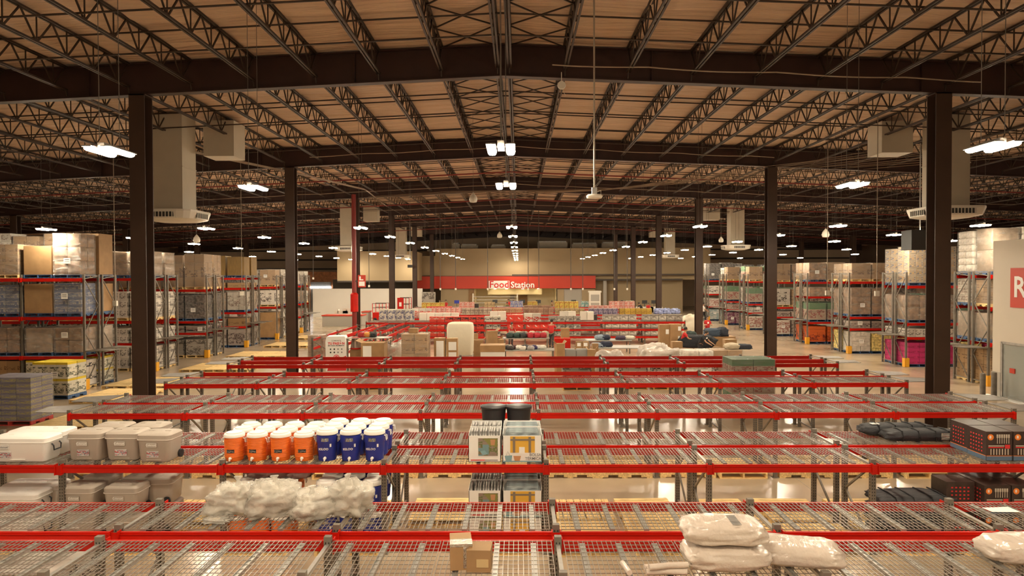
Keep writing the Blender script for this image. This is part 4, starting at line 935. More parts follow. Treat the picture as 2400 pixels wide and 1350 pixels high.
# cartons under the closest racks
for i,(px,Y,k) in enumerate(((1230,7.2,'kraft'),(640,7.2,'kraft'),(90,8.4,'white'),(2150,7.2,'kraft'))):
    x=at(px,1340,Y).x; load(k,x,Y,0,.95,.85,.75,f'carton stack on a pallet under the closest racks, {["below the leaning cartons","below the crumpled bags","at far left","near the right corner"][i]}','pallet loads under the closest racks',near=True,pallet=True,pm=PW)
for ri,yy in ((0,7.1),(1,8.4)):
    for n in (-4,-3,-2,-1,0,1,2,3):
        for q in (0,1):
            x=X0+BAY*n+.70+q*1.2
            if abs(x)>5.2 or any(abs(x-at(px,1340,Y).x)<1.05 and abs(Y-yy)<.6 for px,Y in ((1230,7.2),(640,7.2),(90,8.4),(2150,7.2))): continue
            if (n+q+ri)%2: pal(x,yy,rnd.choice((0,PI/2)),f'empty pine pallet under the {["closest","second"][ri]} low rack, {NB[n+4]} bay, {["left","right"][q]} one')
# green red wrapped load inside the eighth/ninth rack at right
load('green',at(1720,870,23.4).x,21.95,0,1.35,1.0,1.62,'film wrapped green and red carton load standing between low racks at right',near=True)
for i,(px,Y,k,h_) in enumerate(((1350,26.6,'sheets',.9),(1480,26.8,'white',.95),(1560,26.7,'white',.9),(1700,26.7,'white',1.0),(870,26.8,'kraft',.8),(1020,26.9,'kraftw',.9))):
    load(k,at(px,870,Y).x,Y,0,1.1,.9,h_,f'{ST[k]["d"]} on a pallet behind the tenth low rack, {["centre","right of centre","farther right","far right","at left","left of centre"][i]}','pallet loads behind the tenth low rack')
# ================================================================ display racks beyond the clothing tables
def drack(y,n0,n1,levels,label):
    return low_rack(y,n0,n1,label,True,False,levels)
bm_save=bm
drack(44.0,-4,4,(.5,.97,SH),'display rack with shoe cartons on three shelves, first beyond the clothing tables')
drack(45.25,-4,4,(.5,.97,SH),'display rack directly behind the first shoe carton rack')
YF=[48.1,52.2,56.3,60.4,64.5]
for i,y in enumerate(YF):
    for j in (0,1): drack(y+1.2*j,-4,4,(.97,SH) if j==0 and i<2 else (SH,),f'low display rack {N1[i+1]} beyond the tables, {["near","far"][j]} half')
def prm(n,base,ink,ink2=None,**k): return printed(n,base,ink,ink2,**k)
DK={'redblk':prm('red shoe carton black window',(.66,.05,.025),(.02,.015,.015),sc_=2.2,th=.5,z0=.42,z1=.85),
 'redwht':prm('red shoe carton white print',(.66,.05,.025),(.65,.58,.5),sc_=4,th=.5,z0=.5,z1=.9),
 'red':mat('plain red carton',(.66,.045,.025),.5,rnd=.05),
 'bw':prm('white carton black lettering',(.68,.62,.52),(.03,.03,.03),sc_=4,th=.56,z0=.35,z1=.75),
 'greys':prm('grey shoe carton',(.40,.36,.31),(.08,.08,.08),(.6,.56,.5),sc_=5,th=.56,z0=.2,z1=.8),
 'whts':prm('grey carton white shoes',(.30,.26,.22),(.75,.70,.62),sc_=3.5,th=.47,z0=.25,z1=.85),
 'bluesh':prm('tall white carton blue shoes',(.62,.57,.48),(.05,.06,.16),sc_=7,th=.50,z0=.1,z1=.9),
 'white':mat('plain white carton',(.68,.62,.52),.5,rnd=.08),
 'w100':prm('white red carton',(.70,.64,.56),(.55,.05,.03),sc_=3,th=.54,z0=0,z1=.6),
 'pink':prm('pink red packs',(.62,.16,.12),(.70,.55,.48),sc_=9,th=.5,z0=0,z1=1),
 'tri':prm('triangle print carton',(.50,.40,.30),(.12,.05,.04),sc_=8,th=.52,z0=.2,z1=.8),
 'krr':prm('kraft red carton',(.44,.28,.15),(.35,.05,.02),sc_=8,th=.6,band=(-.1,.3),bandc=(.6,.06,.03)),
 'brn':prm('brown jars carton',(.40,.24,.15),(.20,.06,.04),sc_=12,th=.5,z0=.3,z1=.8),
 'ksq':prm('kraft squares carton',(.50,.36,.18),(.25,.16,.08),sc_=4,th=.52,z0=.3,z1=.75),
 'purp':prm('violet grey carton',(.30,.25,.30),(.06,.05,.13),sc_=7,th=.5,z0=0,z1=1),
 'gold':prm('golden carton',(.52,.33,.04),(.30,.16,.02),sc_=5,th=.55,z0=.2,z1=.8),
 'bluebag':mat('blue film packs',(.22,.26,.45),.4,var=.5,vscale=5),
 'yelp':prm('yellow packs',(.62,.48,.08),(.45,.10,.04),sc_=6,th=.62,z0=0,z1=1),
 'blk':mat('black packs',(.03,.025,.022),.5),
 'teal':prm('teal packs',(.10,.28,.26),(.6,.55,.5),sc_=6,th=.5,z0=0,z1=1),
 'mint':prm('green white packs',(.20,.36,.22),(.65,.6,.52),sc_=7,th=.5,z0=0,z1=1),
 'bluw':prm('blue white packs',(.16,.18,.42),(.6,.56,.52),sc_=7,th=.5,z0=0,z1=1)}
for k,m in DK.items(): ST['d'+k]=dict(m=m,c=(1,1,1),d='',w=0,p=PW)
DN={'redblk':'red shoe carton with black window','redwht':'red shoe carton with white shoe print','red':'red carton with white cat mark','bw':'white carton with black lettering','greys':'grey shoe carton','whts':'grey carton with white shoes','bluesh':'tall white carton with dark blue shoes','white':'plain white carton','w100':'white and red carton','pink':'pink and red pack','tri':'beige carton with dark triangle print','krr':'kraft carton with red base','brn':'brown jar tray','ksq':'kraft carton with dark squares','purp':'violet grey patterned carton','gold':'golden yellow carton','bluebag':'blue film pack','yelp':'bright yellow pack','blk':'black pack','teal':'teal pack','mint':'green and white pack','bluw':'blue and white pack'}
catm=mat('white cat mark',(.8,.76,.7),.5)
CAT=MB().add([(-.09,0,.05),(-.06,0,.07),(-.01,0,.03),(.05,0,-.02),(.10,0,-.07),(.09,0,-.075),(.03,0,-.045),(-.02,0,-.03),(-.03,0,-.06),(-.045,0,-.02),(-.06,0,.03)],[(0,10,1),(10,2,1),(10,9,2),(9,7,2),(9,8,7),(7,3,2),(7,6,3),(6,5,4,3)],catm).mesh('cat_mark')
def run(px0,px1,n,ytop,Y,k,where,z=SZ,h=None,dep=.42,cat=False,jit=.01):
    a=at(px0,740,Y).x; b=at(px1,740,Y).x; w=(b-a)/n; hh=h or max(.12,at(1200,ytop,Y).z-z)
    where=where.replace('on the ','',1).replace('shoe rack, right side','shoe rack, right'); grp=f'{DN[k]}, {where}'
    for i in range(n):
        me=cartm('d'+k,w-.02,dep,hh)
        o=tag(link('carton',me,None,(a+w*(i+.5),Y+dep/2+rnd.uniform(-jit,jit),z)),grp+(f', {N1[i]} from left' if n>1 else ''),'carton',grp if n>1 else None)
        if cat: link('cat_mark',CAT,o,(0,-dep/2-.004,hh*.5))
YA=44.03
for lz,ln,hf in ((SZ,'on the shoe rack top shelf',None),(.99,'on the shoe rack middle shelf',.37),(.52,'on the shoe rack low shelf',.37)):
    run(1006,1042,2,742,YA,'redwht',ln+', left part',lz,hf)
    run(1043,1134,5,742,YA,'redblk',ln+', left of centre',lz,hf)
    run(1136,1173,2,741,YA,'bw',ln+', left of centre',lz,hf)
    run(1188,1226,2,738,YA,'red',ln+', near the centre',lz,hf,cat=True)
    if lz==SZ: run(1228,1268,2,735,YA,'w100',ln+', near the centre',lz,hf)
    else: run(1229,1284,3,735,YA,'red',ln+', right of centre',lz,hf,cat=True)
    run(1286,1324,2,741,YA,'greys',ln+', right of centre',lz,hf); run(1326,1361,2,741,YA,'greys',ln+', farther right',lz,hf)
    run(1413,1492,4,739,YA,'whts',ln+', right side',lz,hf); run(1506,1600,5,739,YA,'whts',ln+', far right end',lz,hf)
run(888,970,4,724,45.5,'bluesh','on the rack behind, left'); run(888,970,4,724,45.5,'bluesh','one shelf lower behind, left',.99,.36)
run(982,1075,5,733,45.5,'white','behind the red shoe cartons'); run(1148,1186,2,730,45.5,'white','behind the black lettering cartons'); run(1312,1350,2,730,45.5,'white','behind the grey shoe cartons'); run(1360,1392,2,731,45.5,'white','right of centre, behind the shoe rack')
run(1378,1400,1,738,45.5,'blk','behind the shoe rack, right of centre')
a_=YF[0]+.05
run(968,1020,3,731,a_,'pink','on the second display rack, left'); run(1200,1240,2,737,a_,'krr','on the second display rack, centre')
a_=YF[1]+.05
run(966,1012,3,722,a_,'w100','on the third display rack, at left'); run(1010,1080,6,721,a_,'pink','on the third display rack, left of centre'); run(1082,1153,7,722,a_,'tri','on the third display rack, left of centre'); run(1155,1224,5,722,a_,'krr','on the third display rack, centre')
run(1227,1297,6,722,a_,'brn','on the third display rack, right of centre'); run(1301,1370,6,723,a_,'ksq','on the third display rack, right of centre'); run(1380,1448,6,724,a_,'purp','on the third display rack, right part'); run(1452,1528,6,724,a_,'gold','on the third display rack, right part')
for i,px in enumerate((1545,1565,1585)): blob('film_pack',f'blue film pack heaped at the right end of the third display rack, {N1[i]} one','pack',(at(px,735,a_).x,a_+.3,SZ),(.7,.5,.5),DK['bluebag'],60+i,.25,'blue film packs')
a_=YF[2]+.1
run(1000,1060,4,718,a_,'redwht','on the fourth display rack, left'); run(1228,1290,6,716,a_,'brn','on the fourth display rack, centre'); run(1380,1440,5,717,a_,'pink','on the fourth display rack, right')
a_=YF[3]+.1
run(988,1042,5,709,a_,'yelp','on the fifth display rack, left'); run(1076,1112,3,708,a_,'pink','on the fifth display rack, left of centre'); run(1092,1122,3,712,a_-.05+.5,'blk','on the fifth display rack, left of centre'); run(1300,1356,5,707,a_,'yelp','on the fifth display rack, right of centre'); run(1428,1488,5,707,a_,'pink','on the fifth display rack, right part')
a_=YF[4]+.1
run(1196,1226,3,706,a_,'bluw','on the farthest display rack, centre'); run(1362,1380,2,707,a_,'teal','on the farthest display rack, right'); run(1462,1486,3,706,a_,'mint','on the farthest display rack, right'); run(1135,1160,3,708,a_,'ksq','on the farthest display rack, left of centre'); run(1236,1260,2,707,a_,'yelp','on the farthest display rack, just right of centre')
# ---------------------------------------------------------------- tables with clothes
tabm=mat('grey table laminate',(.34,.33,.31),.35)
def table(x0,x1,y0,y1,h,label):
    t=thing('folding_table',label,'table',((x0+x1)/2,(y0+y1)/2,0),0,'grey clothing tables'); w=x1-x0; d=y1-y0
    link('table_top',MB().loft([(h-.045,w/2-.02,d/2-.02,.04),(h-.035,w/2,d/2,.05),(h,w/2,d/2,.05)],tabm,3).mesh('t'),t)
    for sx in (-1,1):
        for sy in (-1,1): link('leg',MB().box(-.03,.03,-.03,.03,0,h-.045,grey).mesh('leg'),t,(sx*(w/2-.12),sy*(d/2-.08),0))
    return t
def X(px,Y): return at(px,800,Y).x
Ta=table(X(1178,33.4),X(1303,33.4),33.4,34.5,.76,'grey table with piles of mixed clothes, in front at centre')
Tb=table(X(1178,40.5),X(1288,40.5),40.3,41.4,.72,'grey table with folded green and red garments behind the front centre table')
Tc=table(X(1395,34.2),X(1525,34.2),34.2,35.6,.78,'bare grey table with jeans at its end, right of centre')
Td=table(X(1375,38.6),X(1480,38.6),38.4,39.6,.76,'grey table with striped clothes behind the bare grey table')
def cloth(name,px,Y,dim,col,label,z,seed,group=None,var=.0):
    return blob(name,label,'clothing',(X(px,Y),Y,z),dim,clm(col,var),seed,.22,group,rnd.uniform(-.4,.4),(26,14),.6,2.5,.4)
CL={}
def clm(c,var=0):
    if c not in CL: CL[c]=mat('cloth '+str(len(CL)),c,.85,bump=.6,bscale=10,var=var,vscale=9)
    return CL[c]
for i,(px,c,nm) in enumerate(((1195,(.03,.05,.045),'dark green'),(1212,(.03,.06,.05),'dark green'),(1225,(.04,.04,.04),'black'),(1243,(.35,.02,.03),'red'),(1258,(.38,.02,.03),'red'),(1273,(.34,.02,.03),'red'))):
    cloth('folded_garment',px,40.7,(.42,.6,.34),c,f'{nm} folded garment on the back centre table, {N1[i]} from left',.72,70+i,'garments on the back centre table')
    cloth('folded_garment',px+4,41.1,(.42,.4,.40),(.45,.38,.28) if i%2 else (.25,.2,.16),f'pale folded garment behind the {nm} one on the back centre table, {N1[i]} from left',.72,80+i,'pale garments on the back centre table')
for i,(px,dy,c,nm) in enumerate(((1186,.5,(.03,.03,.03),'black'),(1196,.25,(.05,.04,.04),'charcoal'),(1206,.55,(.08,.03,.03),'maroon'),(1216,.45,(.60,.56,.50),'cream'),(1225,.2,(.62,.58,.52),'white'),(1236,.5,(.04,.04,.05),'black'),(1244,.2,(.35,.33,.32),'grey'),(1252,.5,(.04,.03,.10),'purple'),(1262,.55,(.55,.52,.48),'pale'),(1272,.5,(.6,.57,.5),'white'),(1194,.8,(.4,.36,.3),'beige'),(1230,.8,(.05,.04,.04),'dark brown'))):
    cloth('garment',px,33.4+dy,(.34,.36,.22),c,f'{nm} crumpled garment on the front centre table, {N1[i]} piece',.76,90+i,'garments on the front centre table')
for i,(px,c,nm) in enumerate(((1407,(.22,.28,.34),'pale blue striped'),(1418,(.02,.025,.05),'navy'),(1455,(.06,.04,.07),'dark violet'),(1475,(.55,.5,.42),'cream'))):
    cloth('garment',px,38.9,(.6,.55,.32 if i<2 else .25),c,f'{nm} garment heap on the table behind the bare grey one',.76,110+i)
cloth('garment',1404,34.9,(.8,.7,.22),(.26,.30,.36),'pale blue garment heap at the left end of the bare grey table',.78,118); cloth('garment',1420,34.8,(.7,.5,.3),(.02,.025,.05),'navy garment heap at the left end of the bare grey table',.78,119)
# grey stools, cartons, heaps
stool=mat('grey upholstery',(.28,.27,.25),.8)
for c,px in enumerate((1334,1365)):
    for tier in (0,1): tag(link('ottoman',MB().loft([(0,.28,.26,.03),(.03,.30,.28,.05),(.46,.30,.28,.06),(.52,.26,.24,.06)],stool,4).mesh('o',True),None,(X(px,31.2),31.3,.53*tier)),f'grey upholstered ottoman, {["lower","upper"][tier]} one of the {["left","right"][c]} stack near centre','ottoman','grey ottomans')
flapm=kraft
def carton(px0,px1,ytop,Y,label,m=None,z=0,dep=None,flaps=False,labels=(),rz=0,h=None,group=None):
    m=m or kraft; a=X(px0,Y); b=X(px1,Y); w=b-a; top=at(1200,ytop,Y).z; hh=h or top-z; d=dep or w*.8
    t=thing('carton',label,'carton',((a+b)/2,Y+d/2,z),rz,group)
    mb=MB().box(-w/2,w/2,-d/2,d/2,0,hh,m); mb.box(-.03,.03,-d/2-.002,d/2,hh-.002,hh+.003,tape)
    link('carton_body',mb.mesh('c'),t)
    if flaps:
        for s in (-1,1):
            link('flap',MB().add([(0,-d/2,0),(s*w*.24,-d/2-.02,.10),(s*w*.24,d/2,.14),(0,d/2,0),(0,-d/2,.01),(s*w*.24,-d/2-.02,.11),(s*w*.24,d/2,.15),(0,d/2,.01)],[(3,2,1,0),(4,5,6,7),(0,1,5,4),(1,2,6,5),(2,3,7,6),(3,0,4,7)],m).mesh('f'),t,(s*w/2,0,hh))
    for (lx0,lx1,lz0,lz1) in labels: link('paper_label',MB().box(lx0*w,lx1*w,-d/2-.006,-d/2-.001,lz0*hh,lz1*hh,paper).mesh('l'),t)
    return t
load('kraftw',X(971,30),30.5,0,1.15,1.0,1.72,'big film wrapped brown carton stack left of centre before the shoe racks',near=True,pm=PW)
carton(958,979,776,30.5,'small brown carton on top of the big wrapped stack',z=1.865,h=.2)
carton(846,900,803,31,'open brown carton with three paper labels, left part of the floor display',flaps=True,labels=((-.42,-.05,.5,.9),(-.42,-.22,.25,.42),(.12,.3,.25,.5)))
carton(1017,1043,792,31,'tall brown carton with a long white front panel, left of a matching one',labels=((-.3,.38,.03,.92),))
carton(1046,1072,793,31,'tall brown carton with stacked white labels beside the tall padded load',labels=((-.3,.4,.66,.9),(-.3,.4,.36,.6),(-.3,.4,.06,.3)))
padm=mat('cream padded wrap',(.62,.56,.43),.6,bump=.4,bscale=3)
t=thing('padded_load','tall cream padded load standing among cartons, left of centre','padded load',(X(1077,33),33.6,0))
link('padded_body',MB().loft([(.55,.58,.5,.12),(.7,.62,.54,.14),(1.9,.64,.55,.14),(2.08,.60,.5,.16),(2.14,.45,.36,.16)],padm,5).mesh('b',True),t)
link('base',MB().loft([(0,.62,.54,.05),(.42,.64,.56,.08),(.55,.6,.5,.08)],wrapd,3).box(-.58,.58,-.5,.5,.0,.54,white_w).mesh('k'),t); link('grey_band',MB().box(-.60,.60,-.51,.52,.46,.56,midgrey).mesh('g'),t)
t=carton(1126,1182,808,31.5,'wide white boxed load with kraft lid, left of the front centre table',m=white_w,h=.9); link('lid',MB().box(-.58,.58,-.47,.47,.9,1.2,kraft).mesh('l'),t)
carton(1110,1132,797,34.6,'open dark carton right of the tall padded load',m=kraft_d,flaps=True); carton(1106,1120,782,36,'brown carton with raised flaps behind the tall padded load',z=0,flaps=True)
carton(1140,1164,776,37,'tilted brown carton on the heap left of the back centre table',rz=.3,flaps=True,m=kraft); carton(1158,1176,792,37.5,'brown carton lying before the back centre table',rz=-.4,flaps=True); carton(1168,1180,796,36,'small brown carton beside the tables',rz=.2)
carton(1300,1337,794,35.5,'red carton with a white label right of the centre tables',m=red,labels=((-.1,.15,.25,.75),)); carton(1315,1335,770,38,'brown carton standing high behind the red carton',z=0)
for i,(a,b,yt,z0) in enumerate(((1350,1364,818,0),(1350,1364,802,.345),(1350,1364,788,.69),(1365,1380,815,0),(1365,1380,799,.345),(1365,1380,786,.69),(1338,1349,805,0),(1338,1349,791,.345))):
    carton(a,b,yt,35,f'small labelled brown carton, {N1[i]} in the stepped stack right of the red carton',z=0 if z0==0 else z0,h=.34 if z0 or 1 else None,labels=((-.3,.3,.3,.8),),group='stepped stack of small cartons')
carton(1302,1322,806,30.9,'brown open carton near the ottomans',rz=.3,flaps=True); carton(1378,1396,820,30.9,'yellowish brown carton right of the ottomans',rz=-.2,flaps=True); carton(1388,1402,806,32,'brown carton between ottomans and bare grey table',rz=.15)
carton(1546,1570,762,37.3,'tall brown carton with tape patch, left of the pair beside the red shirt',labels=((.1,.4,.7,.85),)); carton(1571,1597,761,37.2,'tall brown carton with three labels, right of the pair',labels=((.2,.45,.8,.93),(.2,.45,.5,.63),(.2,.45,.15,.28)))
heapm=mat('greyish plastic sheet',(.48,.42,.36),.3,bump=.8,bscale=6,spec=.7)
def heap(px,Y,dim,label,m,seed,rz=0,z=0,rough=.3): return blob('plastic_heap',label,'heap',(X(px,Y),Y,z),dim,m,seed,rough,None,rz,(44,24),.6,1.6,.4)
heap(1430,30.6,(1.3,1.0,1.15),'white plastic covered heap in front of the bare grey table',heapm,120); heap(1545,31.5,(1.9,1.2,1.35),'big grey plastic sheet heaped over goods, right of the bare table',heapm,121)
load('rolls',X(1633,29.5),29.6,0,1.25,1.0,1.05,'film wrapped white pack pallet, right of the grey plastic heap',near=True); load('kraftw',X(1700,30),30.2,0,1.3,1.0,1.0,'net covered carton pallet near the right column',near=True,pm=PW)
heap(1752,30,(1.4,1.0,.55),'white netting heap beside the right column',heapm,122); heap(926,32.9,(1.05,1.0,1.35),'white plastic bag heap behind grey rack posts at left',bagm,123,rough=.35); heap(1030,29.6,(.5,.5,.6),'small white bag on the floor between cartons at left',bagm,124)
cloth('pillow',1742,30.2,(.75,.45,.25),(.03,.035,.05),'dark blue pillow on the net covered cartons',1.14,125); cloth('pillow',1716,30.2,(.7,.5,.3),(.5,.42,.3),'cream pillow on the net covered cartons',1.14,126)
carton(1700,1727,797,31.3,'brown carton on top behind the net covered pallet, with small label',z=0,labels=((-.3,.1,.7,.8),)); carton(1576,1600,802,32.5,'brown carton behind the grey plastic heap',labels=((-.2,.2,.5,.7),))
cloth('garment_heap',1633,36.6,(1.9,1.0,.75),(.012,.013,.018),'black garment heap with white stripes beside the bending person',.55,130); tag(link('crate',MB().box(-1.1,1.1,-.5,.5,0,.56,kraft_d).mesh('c'),None,(X(1640,36.6),36.7,0)),'low dark crate carrying the black garment heap','crate')
heap(1617,39,(1.0,.9,1.35),'dark green bean bag shaped heap behind the red shirt person',clm((.02,.035,.03)),131,rough=.12)
cloth('garment_heap',1672,38.2,(1.1,.8,.5),(.04,.06,.09),'slate blue folded denim heap, left part',1.0,132); cloth('garment_heap',1690,38.1,(.6,.8,.55),(.015,.018,.03),'navy folded denim heap, right part',1.0,133); tag(link('crate',MB().box(-.95,.95,-.45,.45,0,1.01,kraft).mesh('c'),None,(X(1678,38.2),38.2,0)),'brown crate under the folded denim','crate')
heap(1622,48.5,(1.6,1.2,1.8),'white covered goods at the right end of the display racks',padm,134,rough=.15)
# sign box and left corner racks
t=thing('promo_box','white promotional box with red lettering and round seal, left aisle','display box',(X(783,31.5),32.0,0),.12)
w,h,d=.95,1.62,.75
link('box',MB().loft([(0,w/2,d/2,.02),(h-.25,w/2,d/2,.02),(h-.05,w/2-.04,d/2,.02),(h,w/2-.08,d/2,.02)],paper,2).mesh('b'),t)
y=-d/2-.004
text('lettering','COMPARTE',.085,inkg,t,(.02,y,1.42),bold=.002); text('lettering','TU PASI\u00d3N',.15,inkr,t,(.02,y,1.29),bold=.006); text('lettering','EN TODO MOMENTO',.075,inkb,t,(.02,y,1.19),bold=.003)
for i in range(4):
    for j in range(2): link('emblem',MB().lathe([(.035,0),(.04,.004),(.03,.006)],inkb if i<2 else inkg,[3,6,5,4][(i+j)%4]+2,M=Matrix.Rotation(PI/2,4,'X')).mesh('e'),t,(-.24+i*.17,y+.004,1.03-j*.15))
link('seal',MB().lathe([(.15,0),(.15,.004)],inkr,24,M=Matrix.Rotation(PI/2,4,'X')).lathe([(.115,.004),(.115,.006)],paper,24,M=Matrix.Rotation(PI/2,4,'X')).lathe([(.095,.006),(.095,.008)],inkr,24,M=Matrix.Rotation(PI/2,4,'X')).box(-.02,.02,-.012,-.008,-.05,.05,paper).mesh('s'),t,(.02,y+.004,.62))
link('red_corner',MB().add([(-.3,y,.38),(w/2-.01,y,.72),(w/2-.01,y,.02),(-.4,y,.02)],[(3,2,1,0)],inkr).mesh('r'),t)
load('foil',X(742,34),34.2,0,.75,.8,1.35,'brown film wrapped pallet left of the white promotional box',pm=PW)
def side_unit(px,Y,L,label):
    t=thing('slanted_rack',label,'rack',(X(px,Y),Y,0),0,'slanted racks beside the red riser'); f=0
    for yy in (0,L/2,L):
        fr=link('upright_frame',MB().bar((0,0,.1),(1.05,0,.7),.03,grey).bar((1.05,0,.7),(0,0,1.35),.03,grey).bar((0,0,1.44),(1.05,0,1.44),.03,grey).mesh('f'),t,(0,yy,0))
        for x in (0,1.05): link('post',tfpost,fr,(x,0,0))
    for x in (0,1.05):
        for z in (.55,1.0,1.43): link('beam',MB().box(x-.025,x+.025,.03,L-.03,z-.11,z,red).mesh('b'),t)
    return t
tfpost=frame_mesh(1.5,1,True)
side_unit(732,32.5,9,'red beamed rack running away behind the white promotional box'); side_unit(846,36.2,7.5,'red beamed rack running away beside the red riser'); side_unit(898,33,8,'grey rack with red beams running away left of the wrapped carton stack')
tag(link('end_plate',MB().box(-1.0,1.0,-.5,.5,1.5,1.52,lgrey).box(-.95,-.9,-.45,-.4,0,1.5,grey).box(.9,.95,-.45,-.4,0,1.5,grey).box(-.95,-.9,.4,.45,0,1.5,grey).box(.9,.95,.4,.45,0,1.5,grey).mesh('e'),None,(X(856,31.4),32.3,0)),'grey steel topped stand left of the wrapped carton stack','stand')
basket=mat('beige hamper cloth',(.38,.28,.22),.8,var=.6,vscale=9,stretch=(1,1,.05))
t=thing('hamper','beige striped hamper with red rims under the red riser','hamper',(X(832,32),32.2,1.0)); link('body',MB().lathe([(.26,0),(.24,.1),(.19,.5)],basket,20).mesh('b',True),t); link('rim',MB().lathe([(.27,-.02),(.28,.02),(.27,.05)],red,20).lathe([(.20,.48),(.22,.50),(.20,.53)],red,20).mesh('r'),t)
carton(820,846,812,32,'brown carton under the hamper',h=.98,m=kraft); 
for i,(px,c) in enumerate(((850,(.35,.03,.03)),(862,(.6,.25,.06)),(873,(.03,.03,.03)),(856,(.3,.36,.45)))): cloth('garment',px,32.4 if i<3 else 32.65,(.4,.4,.25),c,f'{["red","orange","black","pale blue"][i]} garment on the shelf left of the wrapped carton stack',1.53,140+i)
# grey counters with red top and scissor carts by the low wall
for i,(x0,x1,Y) in enumerate(((755,848,60),(848,862,66))):
    a=at(x0,740,Y).x; b=at(x1,740,Y).x; t=thing('counter',['long grey counter with red trim by the low white wall','short pale counter end with red trim by the low white wall'][i],'counter',((a+b)/2,Y,0)); w=b-a
    link('body',MB().box(-w/2,w/2,0,1.6,0,.92,midgrey).mesh('b'),t); link('trim',MB().box(-w/2-.05,w/2+.05,-.05,1.65,.92,1.02,redband).mesh('t'),t)
for i,(x0,x1,yt,Y) in enumerate(((800,842,722,62),(780,812,728,62))): tag(link('frame_stack',MB().box(0,at(x1,740,Y).x-at(x0,740,Y).x,0,.06,1.02,at(1200,yt,Y).z,cream).box(.3,.36,.0,.5,1.02,1.4,cream).mesh('f'),None,(at(x0,740,Y).x,Y+.5,0)),f'white window frame leaning over the grey counter, {["right","left"][i]} one','frame')
def cart(x0,x1,yt,Y,label,redp):
    a=at(x0,740,Y).x; w=at(x1,740,Y).x-a; h=at(1200,yt,Y).z; t=thing('work_platform',label,'work platform',(a,Y,0))
    link('base',MB().box(0,w,0,1.6,.1,.9,red).mesh('b'),t); m=MB()
    for x in (0,w*.5,w):
        for y in (0,1.5): m.box(x-.03,x+.03,y,y+.06,.9,h,inkr if not redp else red)
    for z in (h-.05,(h+.9)/2): m.box(0,w,0,.05,z,z+.05,girt).box(0,w,1.5,1.55,z,z+.05,girt)
    link('guard_rail',m.mesh('g'),t)
    if redp: link('panel',MB().box(0,w*.5,-.05,0,.6,h,red).box(w*.15,w*.35,-.07,-.05,h*.62,h*.8,paper).mesh('p'),t)
    for x in (.25,w-.25): link('wheel',MB().lathe([(.2,-.06),(.2,.06)],blk,14,M=Matrix.Rotation(PI/2,4,'X')).mesh('w'),t,(x,.0,.2))
cart(873,905,710,66,'dark red scissor platform with thin rails by the low white wall',False); cart(932,959,697,68,'bright red scissor platform with a red panel by the low white wall',True)
load('sheets',at(1005,700,72).x,72,0,1.3,1.2,2.6,'tall dark grey wrapped stack beside the column left of the food counter'); 
t=thing('white_cabinet','tall white glass fronted display cabinet right of the red fascia','cabinet',(at(1395,700,67.2).x,67.3,0)); link('cabinet_body',MB().box(-.55,.55,0,.6,0,2.75,cream).box(-.62,.62,-.05,.65,2.75,2.9,cream).mesh('b'),t)
for i in range(3): link('glass_door',MB().box(-.42,.42,-.02,.0,.3+i*.8,.95+i*.8,midgrey).mesh('d'),t)
for i,(px,Y) in enumerate(((1070,76),(1160,77),(1225,77),(1262,76),(1345,76),(1462,74),(1512,74),(1534,74))):
    t=thing('till_counter',f'grey checkout counter with a screen before the far wall, {N1[i]} from left','checkout counter',(at(px,720,Y).x,Y,0),0,'checkout counters'); link('counter_body',MB().box(-.9,.9,0,.8,0,1.0,white_w).mesh('b'),t)
    link('screen',MB().box(-.28,.28,.3,.34,1.35,1.72,inkb if i else bluj).box(-.03,.03,.32,.36,1.0,1.4,inkb).mesh('s'),t)
shelfw=thing('wall_shelf','pale shelving with blue grey boards behind the counter','shelf',(at(1160,710,78).x,78.5,0)); link('frame',MB().box(-2.6,-2.5,0,.5,0,2.4,cream).box(2.5,2.6,0,.5,0,2.4,cream).mesh('f'),shelfw)
for z in (1.3,1.65,2.0): link('board',MB().box(-2.5,2.5,0,.5,z,z+.06,lgrey).mesh('b'),shelfw)
# square black speaker boxes on columns
for px,py,Y,l in ((961,624,66.8,'small black box speaker on the fifth left column'),(2160,563,26.0,'large black cabinet hung beside the nearest right column')):
    p=at(px,py,Y); s=.45 if px<1000 else 1.15; t=thing('speaker_box',l,'speaker',p); link('cabinet',MB().box(-s/2,s/2,-s*.3,s*.3,-s*.32,s*.32,inkb).mesh('c'),t); link('bracket',MB().tube([(0,s*.1,s*.3),(0,s*.1,zc(p.x)-p.z-.06)],.02,lgrey,6).mesh('b'),t)
p=at(844,659,42.3); tag(link('sign_plate',MB().box(-.24,.24,-.03,0,-.38,.38,redband).box(-.5,-.2,0,.12,-.05,.05,girt).box(-.18,.18,-.035,-.03,-.30,-.02,paper).box(-.16,-.06,-.035,-.03,.05,.3,paper).box(-.06,.1,-.035,-.03,.05,.12,paper).mesh('s'),None,(-9.72,42.3,p.z)),'red extinguisher sign with white figure beside the red riser','sign')
